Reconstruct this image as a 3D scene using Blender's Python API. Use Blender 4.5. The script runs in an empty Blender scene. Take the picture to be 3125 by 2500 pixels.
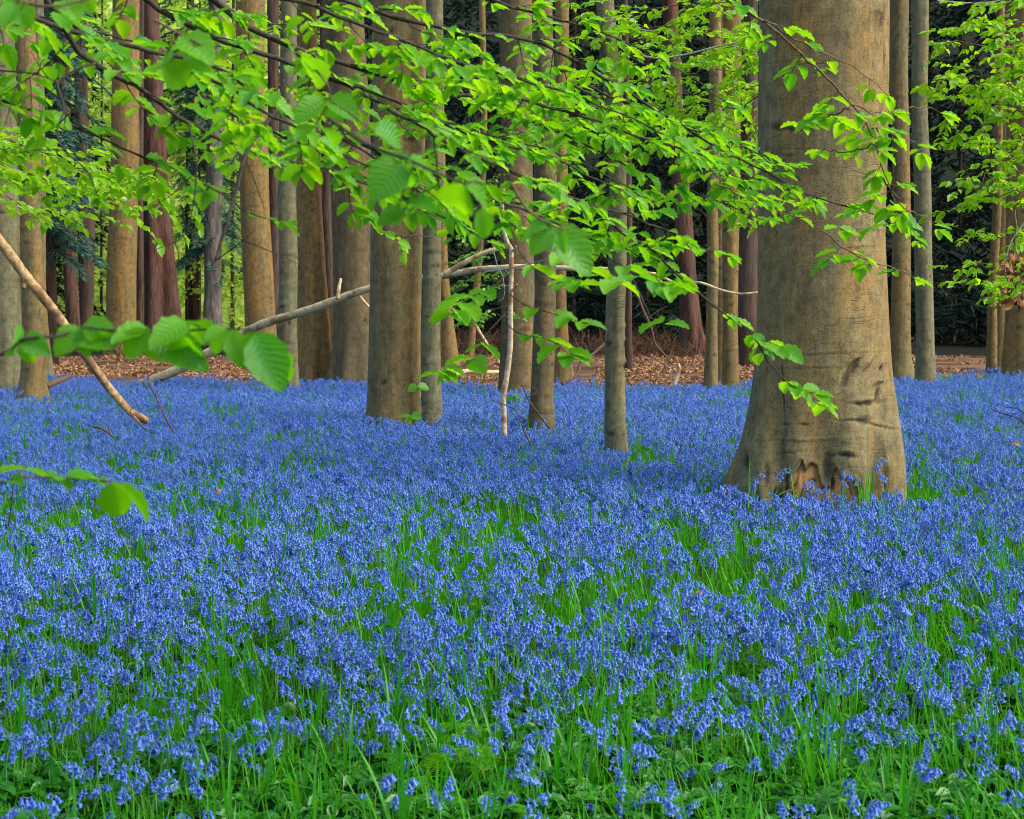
import bpy, math, random
import numpy as np
from mathutils import Vector, Euler, Matrix

# ------------------------------------------------------------------ basics
SC = bpy.context.scene
COL = SC.collection
F = 4774.0          # focal length in photo pixels (photo 3125 x 2500)
CX, CY = 1562.5, 1250.0
HC = 1.65           # eye height
TH = math.atan(350.0 / F)   # tilt down
ct, st = math.cos(TH), math.sin(TH)
rng = np.random.default_rng(7)
random.seed(7)


def P(x, y, d):
    """point seen at photo pixel (x, y), at distance d along the ground"""
    a, b = (x - CX) / F, -(y - CY) / F
    # camera frame: right, up, forward
    fy = ct + b * st
    fz = -st + b * ct
    k = d / fy
    return np.array([a * k, d, HC + fz * k])


def proj(p):
    p = np.atleast_2d(p)
    dx, dy, dz = p[:, 0], p[:, 1], p[:, 2] - HC
    fw = dy * ct - dz * st
    up = dy * st + dz * ct
    return np.stack([CX + F * dx / fw, CY - F * up / fw], 1)


def hash3(i, j, k, s):
    n = (i * 374761393 + j * 668265263 + k * 1274126177 + s * 974634777) & 0xFFFFFFFF
    n = ((n ^ (n >> 13)) * 1274126177) & 0xFFFFFFFF
    n = (n ^ (n >> 16)) & 0xFFFFFFFF
    return (n & 0xFFFFFF) / float(0xFFFFFF)


def vnoise(p, s=0):
    p = np.asarray(p, float)
    i = np.floor(p).astype(np.int64)
    f = p - i
    f = f * f * (3 - 2 * f)
    r = 0
    for a in (0, 1):
        for b in (0, 1):
            for c in (0, 1):
                w = (f[:, 0] if a else 1 - f[:, 0]) * (f[:, 1] if b else 1 - f[:, 1]) * (f[:, 2] if c else 1 - f[:, 2])
                r = r + w * hash3(i[:, 0] + a, i[:, 1] + b, i[:, 2] + c, s)
    return r


def noise2(x, y, s=0):
    x = np.atleast_1d(np.asarray(x, float)); y = np.atleast_1d(np.asarray(y, float))
    return vnoise(np.stack([x, y, np.zeros_like(x) + .5], 1), s)


def gz(x, y):
    """ground height"""
    return 0.10 * (noise2(np.asarray(x) / 3.1, np.asarray(y) / 3.1, 3) - .5) + 0.05 * (noise2(np.asarray(x) / .9, np.asarray(y) / .9, 4) - .5)


def gz1(x, y):
    return float(gz([x], [y])[0])


def nrm(v):
    v = np.asarray(v, float)
    return v / np.maximum(np.linalg.norm(v, axis=-1, keepdims=True), 1e-9)


class Geo:
    def __init__(self):
        self.v, self.q, self.t, self.a, self.n = [], [], [], [], 0

    def add(self, v, quads=None, tris=None, lc=None):
        v = np.asarray(v, float).reshape(-1, 3)
        if quads is not None and len(quads):
            self.q.append(np.asarray(quads, np.int64) + self.n)
        if tris is not None and len(tris):
            self.t.append(np.asarray(tris, np.int64) + self.n)
        if lc is None:
            lc = np.zeros((len(v), 3))
        self.v.append(v); self.a.append(np.asarray(lc, float).reshape(-1, 3))
        self.n += len(v)

    def mesh(self, name, mat, smooth=True, origin=(0, 0, 0)):
        me = bpy.data.meshes.new(name)
        v = np.concatenate(self.v) - np.asarray(origin)
        q = np.concatenate(self.q) if self.q else np.zeros((0, 4), np.int64)
        t = np.concatenate(self.t) if self.t else np.zeros((0, 3), np.int64)
        me.vertices.add(len(v)); me.vertices.foreach_set('co', v.astype(np.float32).ravel())
        loops = np.concatenate([q.ravel(), t.ravel()]).astype(np.int32)
        me.loops.add(len(loops)); me.loops.foreach_set('vertex_index', loops)
        npoly = len(q) + len(t)
        st_ = np.concatenate([np.arange(len(q)) * 4, len(q) * 4 + np.arange(len(t)) * 3]).astype(np.int32)
        me.polygons.add(npoly); me.polygons.foreach_set('loop_start', st_)
        me.polygons.foreach_set('use_smooth', np.full(npoly, smooth))
        at = me.attributes.new('lc', 'FLOAT_VECTOR', 'POINT')
        at.data.foreach_set('vector', np.concatenate(self.a).astype(np.float32).ravel())
        me.materials.append(mat)
        me.update(calc_edges=True)
        me.validate()
        return me

    def build(self, name, mat, parent=None, smooth=True, origin=None):
        o0 = (0, 0, 0)
        if parent is not None and origin is None:
            o0 = tuple(parent.location)
        elif origin is not None:
            o0 = origin
        o = bpy.data.objects.new(name, self.mesh(name, mat, smooth, o0))
        COL.objects.link(o)
        if parent is not None:
            o.parent = parent
        elif origin is not None:
            o.location = origin
        return o


def tag(o, label=None, cat=None, group=None, kind=None):
    if label: o['label'] = label
    if cat: o['category'] = cat
    if group: o['group'] = group
    if kind: o['kind'] = kind
    return o


def empty(name, loc, label, cat, group=None):
    o = bpy.data.objects.new(name, None)
    COL.objects.link(o)
    o.location = tuple(float(c) for c in loc)
    o.empty_display_size = .1
    return tag(o, label, cat, group)


def smooth_path(pts, n):
    """Catmull-Rom resample to n points"""
    pts = np.asarray(pts, float)
    if len(pts) == 2:
        return pts[0] + (pts[1] - pts[0]) * np.linspace(0, 1, n)[:, None]
    e = np.vstack([2 * pts[0] - pts[1], pts, 2 * pts[-1] - pts[-2]])
    seg = np.linalg.norm(np.diff(pts, axis=0), axis=1)
    cum = np.concatenate([[0], np.cumsum(seg)])
    s = np.linspace(0, cum[-1], n)
    k = np.clip(np.searchsorted(cum, s, side='right') - 1, 0, len(pts) - 2)
    t = ((s - cum[k]) / np.maximum(seg[k], 1e-9))[:, None]
    p0, p1, p2, p3 = e[k], e[k + 1], e[k + 2], e[k + 3]
    return .5 * (2 * p1 + (p2 - p0) * t + (2 * p0 - 5 * p1 + 4 * p2 - p3) * t ** 2 + (3 * p1 - p0 - 3 * p2 + p3) * t ** 3)


def tube(g, pts, rad, seg=6, lc3=0.0, bump=0.0):
    pts = np.asarray(pts, float); n = len(pts)
    rad = np.broadcast_to(np.asarray(rad, float), (n,))
    tan = nrm(np.gradient(pts, axis=0))
    ref = np.array([0, 0, 1.0]) if abs(tan[0][2]) < .9 else np.array([1.0, 0, 0])
    u = np.zeros((n, 3)); a = nrm(np.cross(tan[0], ref))
    for i in range(n):
        a = a - tan[i] * np.dot(a, tan[i]); a = a / max(np.linalg.norm(a), 1e-9); u[i] = a
    w = np.cross(tan, u)
    ang = np.arange(seg) / seg * 2 * math.pi
    r = rad[:, None]
    if bump:
        r = r * (1 + bump * (rng.random((n, seg)) - .5))
    v = pts[:, None, :] + (u[:, None, :] * np.cos(ang)[None, :, None] + w[:, None, :] * np.sin(ang)[None, :, None]) * (r[..., None] if np.ndim(r) == 2 and r.shape[1] == seg else r[:, :, None])
    idx = np.arange(n * seg).reshape(n, seg)
    nx = np.roll(idx, -1, 1)
    q = np.stack([idx[:-1], nx[:-1], nx[1:], idx[1:]], -1).reshape(-1, 4)
    lc = np.zeros((n, seg, 3)); lc[..., 0] = ang / 6.283; lc[..., 1] = np.linspace(0, 1, n)[:, None]; lc[..., 2] = lc3
    vv = np.concatenate([v.reshape(-1, 3), pts[:1], pts[-1:]])
    ll = np.concatenate([lc.reshape(-1, 3), [[0, 0, lc3], [0, 1, lc3]]])
    c0, c1 = n * seg, n * seg + 1
    t = [[c0, idx[0][(i + 1) % seg], idx[0][i]] for i in range(seg)] + [[c1, idx[-1][i], idx[-1][(i + 1) % seg]] for i in range(seg)]
    g.add(vv, q, t, ll)


# ------------------------------------------------------------------ materials
def new_mat(name):
    m = bpy.data.materials.new(name); m.use_nodes = True
    nt = m.node_tree
    for n in list(nt.nodes): nt.nodes.remove(n)
    out = nt.nodes.new('ShaderNodeOutputMaterial')
    return m, nt, out


def N(nt, t, **kw):
    n = nt.nodes.new(t)
    for k, v in kw.items():
        if k == 'inp':
            for a, b in v.items(): n.inputs[a].default_value = b
        else: setattr(n, k, v)
    return n


def ramp(nt, fac, stops, interp='LINEAR'):
    r = N(nt, 'ShaderNodeValToRGB'); r.color_ramp.interpolation = interp
    els = r.color_ramp.elements
    while len(els) < len(stops): els.new(.5)
    for e, (p, c) in zip(els, stops):
        e.position = p; e.color = (c[0], c[1], c[2], 1) if len(c) == 3 else c
    nt.links.new(fac, r.inputs[0])
    return r.outputs[0]


def mix(nt, fac, a, b, mode='MIX'):
    m = N(nt, 'ShaderNodeMix', data_type='RGBA', blend_type=mode)
    for sock, v in ((m.inputs[0], fac), (m.inputs[6], a), (m.inputs[7], b)):
        if isinstance(v, (int, float)): sock.default_value = v
        elif isinstance(v, (tuple, list)): sock.default_value = (v[0], v[1], v[2], 1)
        else: nt.links.new(v, sock)
    return m.outputs[2]


def math_(nt, op, a, b=None, c=None, clamp=False):
    m = N(nt, 'ShaderNodeMath', operation=op, use_clamp=clamp)
    for i, v in enumerate((a, b, c)):
        if v is None: continue
        if isinstance(v, (int, float)): m.inputs[i].default_value = v
        else: nt.links.new(v, m.inputs[i])
    return m.outputs[0]


def noise(nt, vec, scale, detail=4, rough=.55, w=None, dist=0.0):
    n = N(nt, 'ShaderNodeTexNoise', noise_dimensions='4D' if w is not None else '3D')
    n.inputs['Scale'].default_value = scale; n.inputs['Detail'].default_value = detail
    n.inputs['Roughness'].default_value = rough; n.inputs['Distortion'].default_value = dist
    if vec is not None: nt.links.new(vec, n.inputs['Vector'])
    if w is not None: nt.links.new(w, n.inputs['W'])
    return n.outputs['Fac']


def mapping(nt, vec, scale):
    m = N(nt, 'ShaderNodeMapping'); m.inputs['Scale'].default_value = scale
    nt.links.new(vec, m.inputs['Vector']); return m.outputs[0]


def attr(nt, name='lc'):
    a = N(nt, 'ShaderNodeAttribute', attribute_name=name)
    s = N(nt, 'ShaderNodeSeparateXYZ'); nt.links.new(a.outputs['Vector'], s.inputs[0])
    return s.outputs


def bark_beech(name, grey, warm, green, warmth=.5, fine=1.0, marks=False):
    """smooth beech bark: vertical colour streaks, thin horizontal rings, green algae"""
    m, nt, out = new_mat(name)
    tc = N(nt, 'ShaderNodeTexCoord'); oi = N(nt, 'ShaderNodeObjectInfo')
    ob = tc.outputs['Object']; W = math_(nt, 'MULTIPLY', oi.outputs['Random'], 40)
    streak = noise(nt, mapping(nt, ob, (5.5 * fine, 5.5 * fine, .8)), 1, 5, .6, W)
    col = mix(nt, ramp(nt, streak, [(.62 - .34 * warmth, (0, 0, 0)), (.86 - .3 * warmth, (1, 1, 1))]), grey, warm)
    patch = noise(nt, mapping(nt, ob, (2.2, 2.2, 1.0)), 1, 5, .6, math_(nt, 'ADD', W, 9))
    col = mix(nt, ramp(nt, patch, [(.5, (0, 0, 0)), (.66, (.75, .75, .75))]), col, green)
    vst = noise(nt, mapping(nt, ob, (13, 13, .55)), 1, 4, .6, math_(nt, 'ADD', W, 51))
    col = mix(nt, ramp(nt, vst, [(.38, (.4, .4, .4)), (.52, (0, 0, 0))]), col, mix(nt, .5, col, (.05, .036, .018)))
    fines = noise(nt, mapping(nt, ob, (38, 38, 4)), 1, 3, .6, W)
    col = mix(nt, ramp(nt, fines, [(.3, (.5, .5, .5)), (.7, (0, 0, 0))]), col, mix(nt, .62, col, (.02, .018, .012)))
    mott = noise(nt, mapping(nt, ob, (14, 14, 9)), 1, 6, .7, math_(nt, 'ADD', W, 23))
    col = mix(nt, ramp(nt, mott, [(.37, (.85, .85, .85)), (.52, (0, 0, 0))]), col, mix(nt, .62, col, (.035, .035, .022)))
    col = mix(nt, ramp(nt, mott, [(.56, (0, 0, 0)), (.70, (.8, .8, .8))]), col, mix(nt, .5, col, (.36, .33, .19)))
    speck = noise(nt, ob, 110, 2, .6, W)
    col = mix(nt, ramp(nt, speck, [(.36, (.9, .9, .9)), (.52, (0, 0, 0))]), col, mix(nt, .6, col, (.02, .02, .015)))
    # thin horizontal creases
    cre = noise(nt, mapping(nt, ob, (1.3, 1.3, 16)), 1, 2, .5, math_(nt, 'ADD', W, 3), .4)
    line = ramp(nt, math_(nt, 'ABSOLUTE', math_(nt, 'SUBTRACT', cre, .5)), [(0, (1, 1, 1)), (.012, (0, 0, 0))])
    gate = ramp(nt, noise(nt, mapping(nt, ob, (2.5, 2.5, 3)), 1, 2, .5, math_(nt, 'ADD', W, 17)), [(.5, (0, 0, 0)), (.62, (1, 1, 1))])
    line = math_(nt, 'MULTIPLY', line, gate)
    col = mix(nt, math_(nt, 'MULTIPLY', line, .4), col, (.04, .032, .02))
    rings = noise(nt, mapping(nt, ob, (1.6, 1.6, 46)), 1, 3, .6, math_(nt, 'ADD', W, 41), .3)
    col = mix(nt, ramp(nt, rings, [(.36, (.2, .2, .2)), (.50, (0, 0, 0))]), col, mix(nt, .5, col, (.03, .026, .018)))
    blot = noise(nt, mapping(nt, ob, (9, 9, 14)), 1, 1, .5, math_(nt, 'ADD', W, 29))
    blotm = ramp(nt, blot, [(.74, (0, 0, 0)), (.79, (1, 1, 1))])
    col = mix(nt, math_(nt, 'MULTIPLY', blotm, .7), col, (.03, .024, .016))
    b = N(nt, 'ShaderNodeBsdfPrincipled'); b.inputs['Roughness'].default_value = .78
    b.inputs['Specular IOR Level'].default_value = .25
    if True:
        mk = attr(nt, 'lc')
        wood = mix(nt, noise(nt, mapping(nt, ob, (40, 40, 7)), 1, 5, .65), (.10, .036, .010), (.62, .36, .12))
        col = mix(nt, mk[0], col, wood)
        col = mix(nt, mk[1], col, (.022, .016, .010))
    nt.links.new(col, b.inputs['Base Color'])
    h = math_(nt, 'ADD', math_(nt, 'MULTIPLY', fines, .35), math_(nt, 'ADD', math_(nt, 'MULTIPLY', line, -.6), math_(nt, 'MULTIPLY', speck, .25)))
    h = math_(nt, 'ADD', h, math_(nt, 'ADD', math_(nt, 'MULTIPLY', streak, .5), math_(nt, 'MULTIPLY', rings, .2)))
    bp = N(nt, 'ShaderNodeBump'); bp.inputs['Strength'].default_value = .55; bp.inputs['Distance'].default_value = .012
    nt.links.new(h, bp.inputs['Height']); nt.links.new(bp.outputs[0], b.inputs['Normal'])
    nt.links.new(b.outputs[0], out.inputs[0])
    return m


def bark_pine(name, c_dark, c_light, ridge=14):
    m, nt, out = new_mat(name)
    tc = N(nt, 'ShaderNodeTexCoord'); oi = N(nt, 'ShaderNodeObjectInfo')
    ob = tc.outputs['Object']; W = math_(nt, 'MULTIPLY', oi.outputs['Random'], 40)
    r = noise(nt, mapping(nt, ob, (ridge, ridge, ridge * .13)), 1, 5, .62, W, .6)
    col = mix(nt, ramp(nt, r, [(.36, (0, 0, 0)), (.62, (1, 1, 1))]), c_dark, c_light)
    p = noise(nt, mapping(nt, ob, (2, 2, .5)), 1, 3, .5, W)
    col = mix(nt, ramp(nt, p, [(.4, (0, 0, 0)), (.7, (.5, .5, .5))]), col, (.10, .085, .075))
    b = N(nt, 'ShaderNodeBsdfPrincipled'); b.inputs['Roughness'].default_value = .9
    b.inputs['Specular IOR Level'].default_value = .1
    nt.links.new(col, b.inputs['Base Color'])
    bp = N(nt, 'ShaderNodeBump'); bp.inputs['Strength'].default_value = .9; bp.inputs['Distance'].default_value = .04
    nt.links.new(r, bp.inputs['Height']); nt.links.new(bp.outputs[0], b.inputs['Normal'])
    nt.links.new(b.outputs[0], out.inputs[0])
    return m


def wood_mat(name, c1, c2, scale=30, rough=.8, spots=None):
    m, nt, out = new_mat(name)
    tc = N(nt, 'ShaderNodeTexCoord'); a = attr(nt)
    n = noise(nt, tc.outputs['Object'], scale, 5, .6)
    n2 = noise(nt, tc.outputs['Object'], scale * .22, 3, .5)
    col = mix(nt, ramp(nt, n, [(.35, (0, 0, 0)), (.65, (1, 1, 1))]), c1, c2)
    if spots: col = mix(nt, ramp(nt, n2, [(.5, (0, 0, 0)), (.62, (1, 1, 1))]), col, spots)
    b = N(nt, 'ShaderNodeBsdfPrincipled'); b.inputs['Roughness'].default_value = rough
    b.inputs['Specular IOR Level'].default_value = .3
    nt.links.new(col, b.inputs['Base Color'])
    bp = N(nt, 'ShaderNodeBump'); bp.inputs['Strength'].default_value = .6; bp.inputs['Distance'].default_value = .006
    nt.links.new(n, bp.inputs['Height']); nt.links.new(bp.outputs[0], b.inputs['Normal'])
    nt.links.new(b.outputs[0], out.inputs[0])
    return m


def leaf_mat(name, top, top2, trans, trans2, veins=True, trans_fac=.5, gloss=.12, rough=.35):
    """thin leaf: diffuse + translucent + a waxy sheen; lc = (u across -1..1, v along 0..1, random)"""
    m, nt, out = new_mat(name)
    a = attr(nt)
    top_c = mix(nt, a[2], top, top2); tr_c = mix(nt, a[2], trans, trans2)
    nrm_in = None
    if veins:
        au = math_(nt, 'ABSOLUTE', a[0])
        ph = math_(nt, 'SUBTRACT', math_(nt, 'MULTIPLY', a[1], 9.0), math_(nt, 'MULTIPLY', au, 2.1))
        tri = math_(nt, 'ABSOLUTE', math_(nt, 'SUBTRACT', math_(nt, 'FRACT', ph), .5))    # .5 at the vein
        vein = ramp(nt, tri, [(.38, (0, 0, 0)), (.5, (1, 1, 1))])
        mid = ramp(nt, au, [(0, (1, 1, 1)), (.09, (0, 0, 0))])
        vv = math_(nt, 'MAXIMUM', vein, mid)
        top_c = mix(nt, math_(nt, 'MULTIPLY', vv, .28), top_c, (.20, .40, .07))
        tr_c = mix(nt, math_(nt, 'MULTIPLY', vv, .35), tr_c, mix(nt, .55, tr_c, (.03, .10, .01)))
        bp = N(nt, 'ShaderNodeBump'); bp.inputs['Strength'].default_value = .5; bp.inputs['Distance'].default_value = .004
        nt.links.new(tri, bp.inputs['Height']); nrm_in = bp.outputs[0]
    d = N(nt, 'ShaderNodeBsdfDiffuse'); t = N(nt, 'ShaderNodeBsdfTranslucent')
    g = N(nt, 'ShaderNodeBsdfGlossy'); g.inputs['Roughness'].default_value = rough
    g.inputs['Color'].default_value = (.9, .95, 1, 1)
    nt.links.new(top_c, d.inputs['Color']); nt.links.new(tr_c, t.inputs['Color'])
    if nrm_in is not None:
        for s in (d, g): nt.links.new(nrm_in, s.inputs['Normal'])
    mx = N(nt, 'ShaderNodeMixShader'); mx.inputs[0].default_value = trans_fac
    nt.links.new(d.outputs[0], mx.inputs[1]); nt.links.new(t.outputs[0], mx.inputs[2])
    lw = N(nt, 'ShaderNodeLayerWeight'); lw.inputs['Blend'].default_value = .35
    fac = math_(nt, 'MULTIPLY', math_(nt, 'ADD', lw.outputs['Fresnel'], .25), gloss, clamp=True)
    mx2 = N(nt, 'ShaderNodeMixShader')
    nt.links.new(fac, mx2.inputs[0]); nt.links.new(mx.outputs[0], mx2.inputs[1]); nt.links.new(g.outputs[0], mx2.inputs[2])
    nt.links.new(mx2.outputs[0], out.inputs[0])
    return m


def bell_mat():
    m, nt, out = new_mat('bluebell_petal')
    a = attr(nt); oi = N(nt, 'ShaderNodeObjectInfo')
    c = mix(nt, oi.outputs['Random'], (.028, .142, .59), (.080, .176, .63))
    c = mix(nt, ramp(nt, oi.outputs['Random'], [(.70, (0, 0, 0)), (.80, (.8, .8, .8)), (.86, (0, 0, 0))]), c, (.20, .38, .80))
    c = mix(nt, ramp(nt, oi.outputs['Random'], [(.30, (0, 0, 0)), (.36, (.8, .8, .8)), (.44, (0, 0, 0))]), c, (.025, .075, .42))
    c = mix(nt, ramp(nt, a[2], [(0, (0, 0, 0)), (1, (.55, .55, .55))]), c, (.040, .20, .74))
    c = mix(nt, ramp(nt, a[1], [(.45, (0, 0, 0)), (1, (.62, .62, .62))]), c, (.37, .61, .94))  # paler petal tips, with bright highlights put into the colour
    stripe = math_(nt, 'ABSOLUTE', math_(nt, 'SUBTRACT', math_(nt, 'FRACT', math_(nt, 'MULTIPLY', a[0], 6)), .5))
    c = mix(nt, ramp(nt, stripe, [(.34, (0, 0, 0)), (.5, (.45, .45, .45))]), c, (.03, .06, .42))
    d = N(nt, 'ShaderNodeBsdfDiffuse'); t = N(nt, 'ShaderNodeBsdfTranslucent'); g = N(nt, 'ShaderNodeBsdfGlossy')
    g.inputs['Roughness'].default_value = .4
    nt.links.new(c, d.inputs['Color']); nt.links.new(c, t.inputs['Color'])
    mx = N(nt, 'ShaderNodeMixShader'); mx.inputs[0].default_value = .35
    nt.links.new(d.outputs[0], mx.inputs[1]); nt.links.new(t.outputs[0], mx.inputs[2])
    mx2 = N(nt, 'ShaderNodeMixShader'); mx2.inputs[0].default_value = .05
    nt.links.new(mx.outputs[0], mx2.inputs[1]); nt.links.new(g.outputs[0], mx2.inputs[2])
    nt.links.new(mx2.outputs[0], out.inputs[0])
    return m


def ground_mat():
    m, nt, out = new_mat('woodland_soil')
    tc = N(nt, 'ShaderNodeTexCoord'); ob = tc.outputs['Object']
    n1 = noise(nt, ob, 1.3, 6, .65); n2 = noise(nt, ob, 22, 5, .6); n3 = noise(nt, ob, 90, 3, .6)
    soil = mix(nt, ramp(nt, n2, [(.35, (0, 0, 0)), (.65, (1, 1, 1))]), (.020, .015, .008), (.07, .045, .020))
    moss = mix(nt, n3, (.015, .05, .008), (.04, .12, .015))
    near = mix(nt, ramp(nt, n1, [(.42, (0, 0, 0)), (.58, (1, 1, 1))]), soil, moss)
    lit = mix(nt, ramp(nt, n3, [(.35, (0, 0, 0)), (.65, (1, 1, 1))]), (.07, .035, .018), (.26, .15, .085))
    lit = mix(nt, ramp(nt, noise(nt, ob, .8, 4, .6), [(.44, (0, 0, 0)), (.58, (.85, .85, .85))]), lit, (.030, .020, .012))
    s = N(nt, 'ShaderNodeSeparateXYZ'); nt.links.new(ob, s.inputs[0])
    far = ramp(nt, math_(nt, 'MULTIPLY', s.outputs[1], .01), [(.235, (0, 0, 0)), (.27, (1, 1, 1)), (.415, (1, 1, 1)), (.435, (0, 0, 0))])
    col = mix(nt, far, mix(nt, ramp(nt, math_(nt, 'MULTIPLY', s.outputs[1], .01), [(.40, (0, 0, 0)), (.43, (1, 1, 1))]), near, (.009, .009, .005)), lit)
    b = N(nt, 'ShaderNodeBsdfPrincipled'); b.inputs['Roughness'].default_value = .95; b.inputs['Specular IOR Level'].default_value = .1
    nt.links.new(col, b.inputs['Base Color'])
    bp = N(nt, 'ShaderNodeBump'); bp.inputs['Strength'].default_value = .8; bp.inputs['Distance'].default_value = .03
    nt.links.new(n2, bp.inputs['Height']); nt.links.new(bp.outputs[0], b.inputs['Normal'])
    nt.links.new(b.outputs[0], out.inputs[0])
    return m


def flat_leaf(name, c1, c2, rough=.8):
    m, nt, out = new_mat(name); a = attr(nt)
    b = N(nt, 'ShaderNodeBsdfPrincipled'); b.inputs['Roughness'].default_value = rough; b.inputs['Specular IOR Level'].default_value = .2
    nt.links.new(mix(nt, a[2], c1, c2), b.inputs['Base Color']); nt.links.new(b.outputs[0], out.inputs[0])
    return m


M = {}
M['beech'] = bark_beech('beech_bark', (.20, .155, .060), (.34, .19, .045), (.20, .185, .066), .55)
M['beech_big'] = bark_beech('large_beech_bark', (.215, .170, .070), (.35, .205, .050), (.245, .220, .092), .58, .75, True)
M['beech_grey'] = bark_beech('grey_beech_bark', (.195, .180, .090), (.29, .20, .068), (.20, .215, .105), .35)
M['beech_warm'] = bark_beech('warm_beech_bark', (.215, .150, .050), (.37, .205, .046), (.22, .175, .055), .65)
M['beech_dark'] = bark_beech('dark_beech_bark', (.14, .110, .052), (.25, .140, .040), (.155, .142, .060), .5)
M['pine_red'] = bark_pine('red_pine_bark', (.030, .015, .010), (.125, .060, .040))
M['pine_brown'] = bark_pine('brown_pine_bark', (.020, .013, .009), (.092, .056, .036))
M['pine_grey'] = bark_pine('grey_pine_bark', (.05, .044, .038), (.21, .185, .155), 18)
M['twig'] = wood_mat('twig_bark', (.016, .013, .010), (.05, .040, .030), 60)
M['twig_brown'] = wood_mat('brown_twig_bark', (.07, .045, .025), (.16, .11, .06), 60)
M['twig_pale'] = wood_mat('pale_twig_bark', (.22, .20, .17), (.42, .40, .36), 50)
M['dead_wood'] = wood_mat('bare_dead_wood', (.24, .14, .055), (.50, .34, .16), 26, .7, (.16, .085, .035))
M['dead_pale'] = wood_mat('pale_dead_wood', (.36, .25, .15), (.62, .50, .34), 30, .7, (.30, .14, .06))
M['log'] = wood_mat('fallen_branch_bark', (.42, .31, .15), (.64, .52, .30), 22, .8, (.26, .17, .08))
M['brown_stick'] = wood_mat('brown_stick_bark', (.05, .03, .02), (.15, .09, .05), 40)
M['leaf'] = leaf_mat('beech_leaf', (.055, .28, .008), (.16, .42, .006), (.13, .49, .002), (.38, .72, .002), True, .57, .07)
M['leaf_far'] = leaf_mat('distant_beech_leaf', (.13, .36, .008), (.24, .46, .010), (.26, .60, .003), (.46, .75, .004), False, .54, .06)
M['leaf_mid'] = leaf_mat('beech_leaf_shade_tint', (.06, .22, .012), (.12, .34, .016), (.14, .46, .008), (.30, .62, .012), False, .5, .12)  # darker copy of the far leaf, shade put into its colour
M['strap'] = leaf_mat('bluebell_leaf', (.018, .22, .006), (.075, .33, .005), (.04, .42, .004), (.19, .58, .004), False, .45, .07)
M['stalk'] = flat_leaf('bluebell_stalk', (.15, .38, .012), (.08, .18, .09))
_nt = M['stalk'].node_tree; _b = [n for n in _nt.nodes if n.type == 'BSDF_PRINCIPLED'][0]; _c = _b.inputs['Base Color'].links[0].from_socket
_nt.links.new(mix(_nt, ramp(_nt, attr(_nt)[1], [(.62, (0, 0, 0)), (.85, (.85, .85, .85))]), _c, (.06, .11, .30)), _b.inputs['Base Color'])
M['anemone'] = leaf_mat('anemone_leaf', (.014, .14, .008), (.045, .24, .010), (.03, .28, .004), (.11, .42, .006), False, .38, .10)
M['fern'] = leaf_mat('bracken_leaf', (.06, .28, .008), (.14, .38, .010), (.12, .48, .005), (.25, .62, .006), False, .42, .06)
M['bell'] = bell_mat()
M['ground'] = ground_mat()
M['litter'] = flat_leaf('fallen_beech_leaf', (.12, .050, .018), (.46, .27, .13))
M['brown_leaf'] = flat_leaf('brown_dead_leaf', (.14, .05, .022), (.42, .20, .07), .6)
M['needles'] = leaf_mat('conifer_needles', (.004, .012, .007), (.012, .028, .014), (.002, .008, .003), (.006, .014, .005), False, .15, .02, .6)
M['spruce'] = leaf_mat('spruce_needles', (.022, .080, .055), (.05, .135, .095), (.01, .04, .02), (.02, .06, .03), False, .15, .04, .6)
M['lime'] = leaf_mat('leaf_sunlight_tint', (.30, .50, .03), (.52, .66, .10), (.55, .82, .03), (.75, .9, .12), False, .45, .05)  # lime colour brightened so the thicket looks lit by sun
M['bracken_dead'] = flat_leaf('dead_bracken', (.014, .010, .006), (.12, .058, .030))
M['backdrop_hill'] = flat_leaf('backdrop_hill_dark', (.012, .022, .010), (.012, .022, .010))

# ------------------------------------------------------------------ camera, light
cam = bpy.data.cameras.new('camera'); co = bpy.data.objects.new('camera', cam); COL.objects.link(co)
co.location = (0, 0, HC); co.rotation_euler = (math.pi / 2 - TH, 0, 0)
cam.sensor_width = 36; cam.lens = 36 * F / 3125; cam.clip_end = 600; cam.clip_start = .05
cam.dof.use_dof = True; cam.dof.focus_distance = 9.0; cam.dof.aperture_fstop = 8.0
SC.camera = co
SUN = nrm(np.array([.72, -.22, .72]))
sun = bpy.data.lights.new('sun', 'SUN'); so = bpy.data.objects.new('sun', sun); COL.objects.link(so)
sun.energy = 1.5; sun.angle = math.radians(50); sun.color = (1, .93, .80)
so.rotation_euler = Vector(SUN).to_track_quat('Z', 'Y').to_euler()
so.location = (10, 0, 20)
w = bpy.data.worlds.new('World'); SC.world = w; w.use_nodes = True
bg = w.node_tree.nodes.get('Background') or w.node_tree.nodes.new('ShaderNodeBackground')
sky = w.node_tree.nodes.new('ShaderNodeTexSky'); sky.sky_type = 'NISHITA'; sky.sun_disc = False
sky.sun_elevation = math.asin(SUN[2]); sky.sun_rotation = math.atan2(SUN[0], SUN[1])
sky.dust_density = 3.0
w.node_tree.links.new(sky.outputs[0], bg.inputs[0]); bg.inputs[1].default_value = .15
SC.view_settings.view_transform = 'Standard'; SC.view_settings.look = 'None'
SC.view_settings.exposure = 1.25
SC.render.engine = 'CYCLES'
cy = SC.cycles
cy.max_bounces = 6; cy.diffuse_bounces = 3; cy.glossy_bounces = 2; cy.transmission_bounces = 4; cy.transparent_max_bounces = 4
cy.use_denoising = True; cy.filter_width = 1.0

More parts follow.
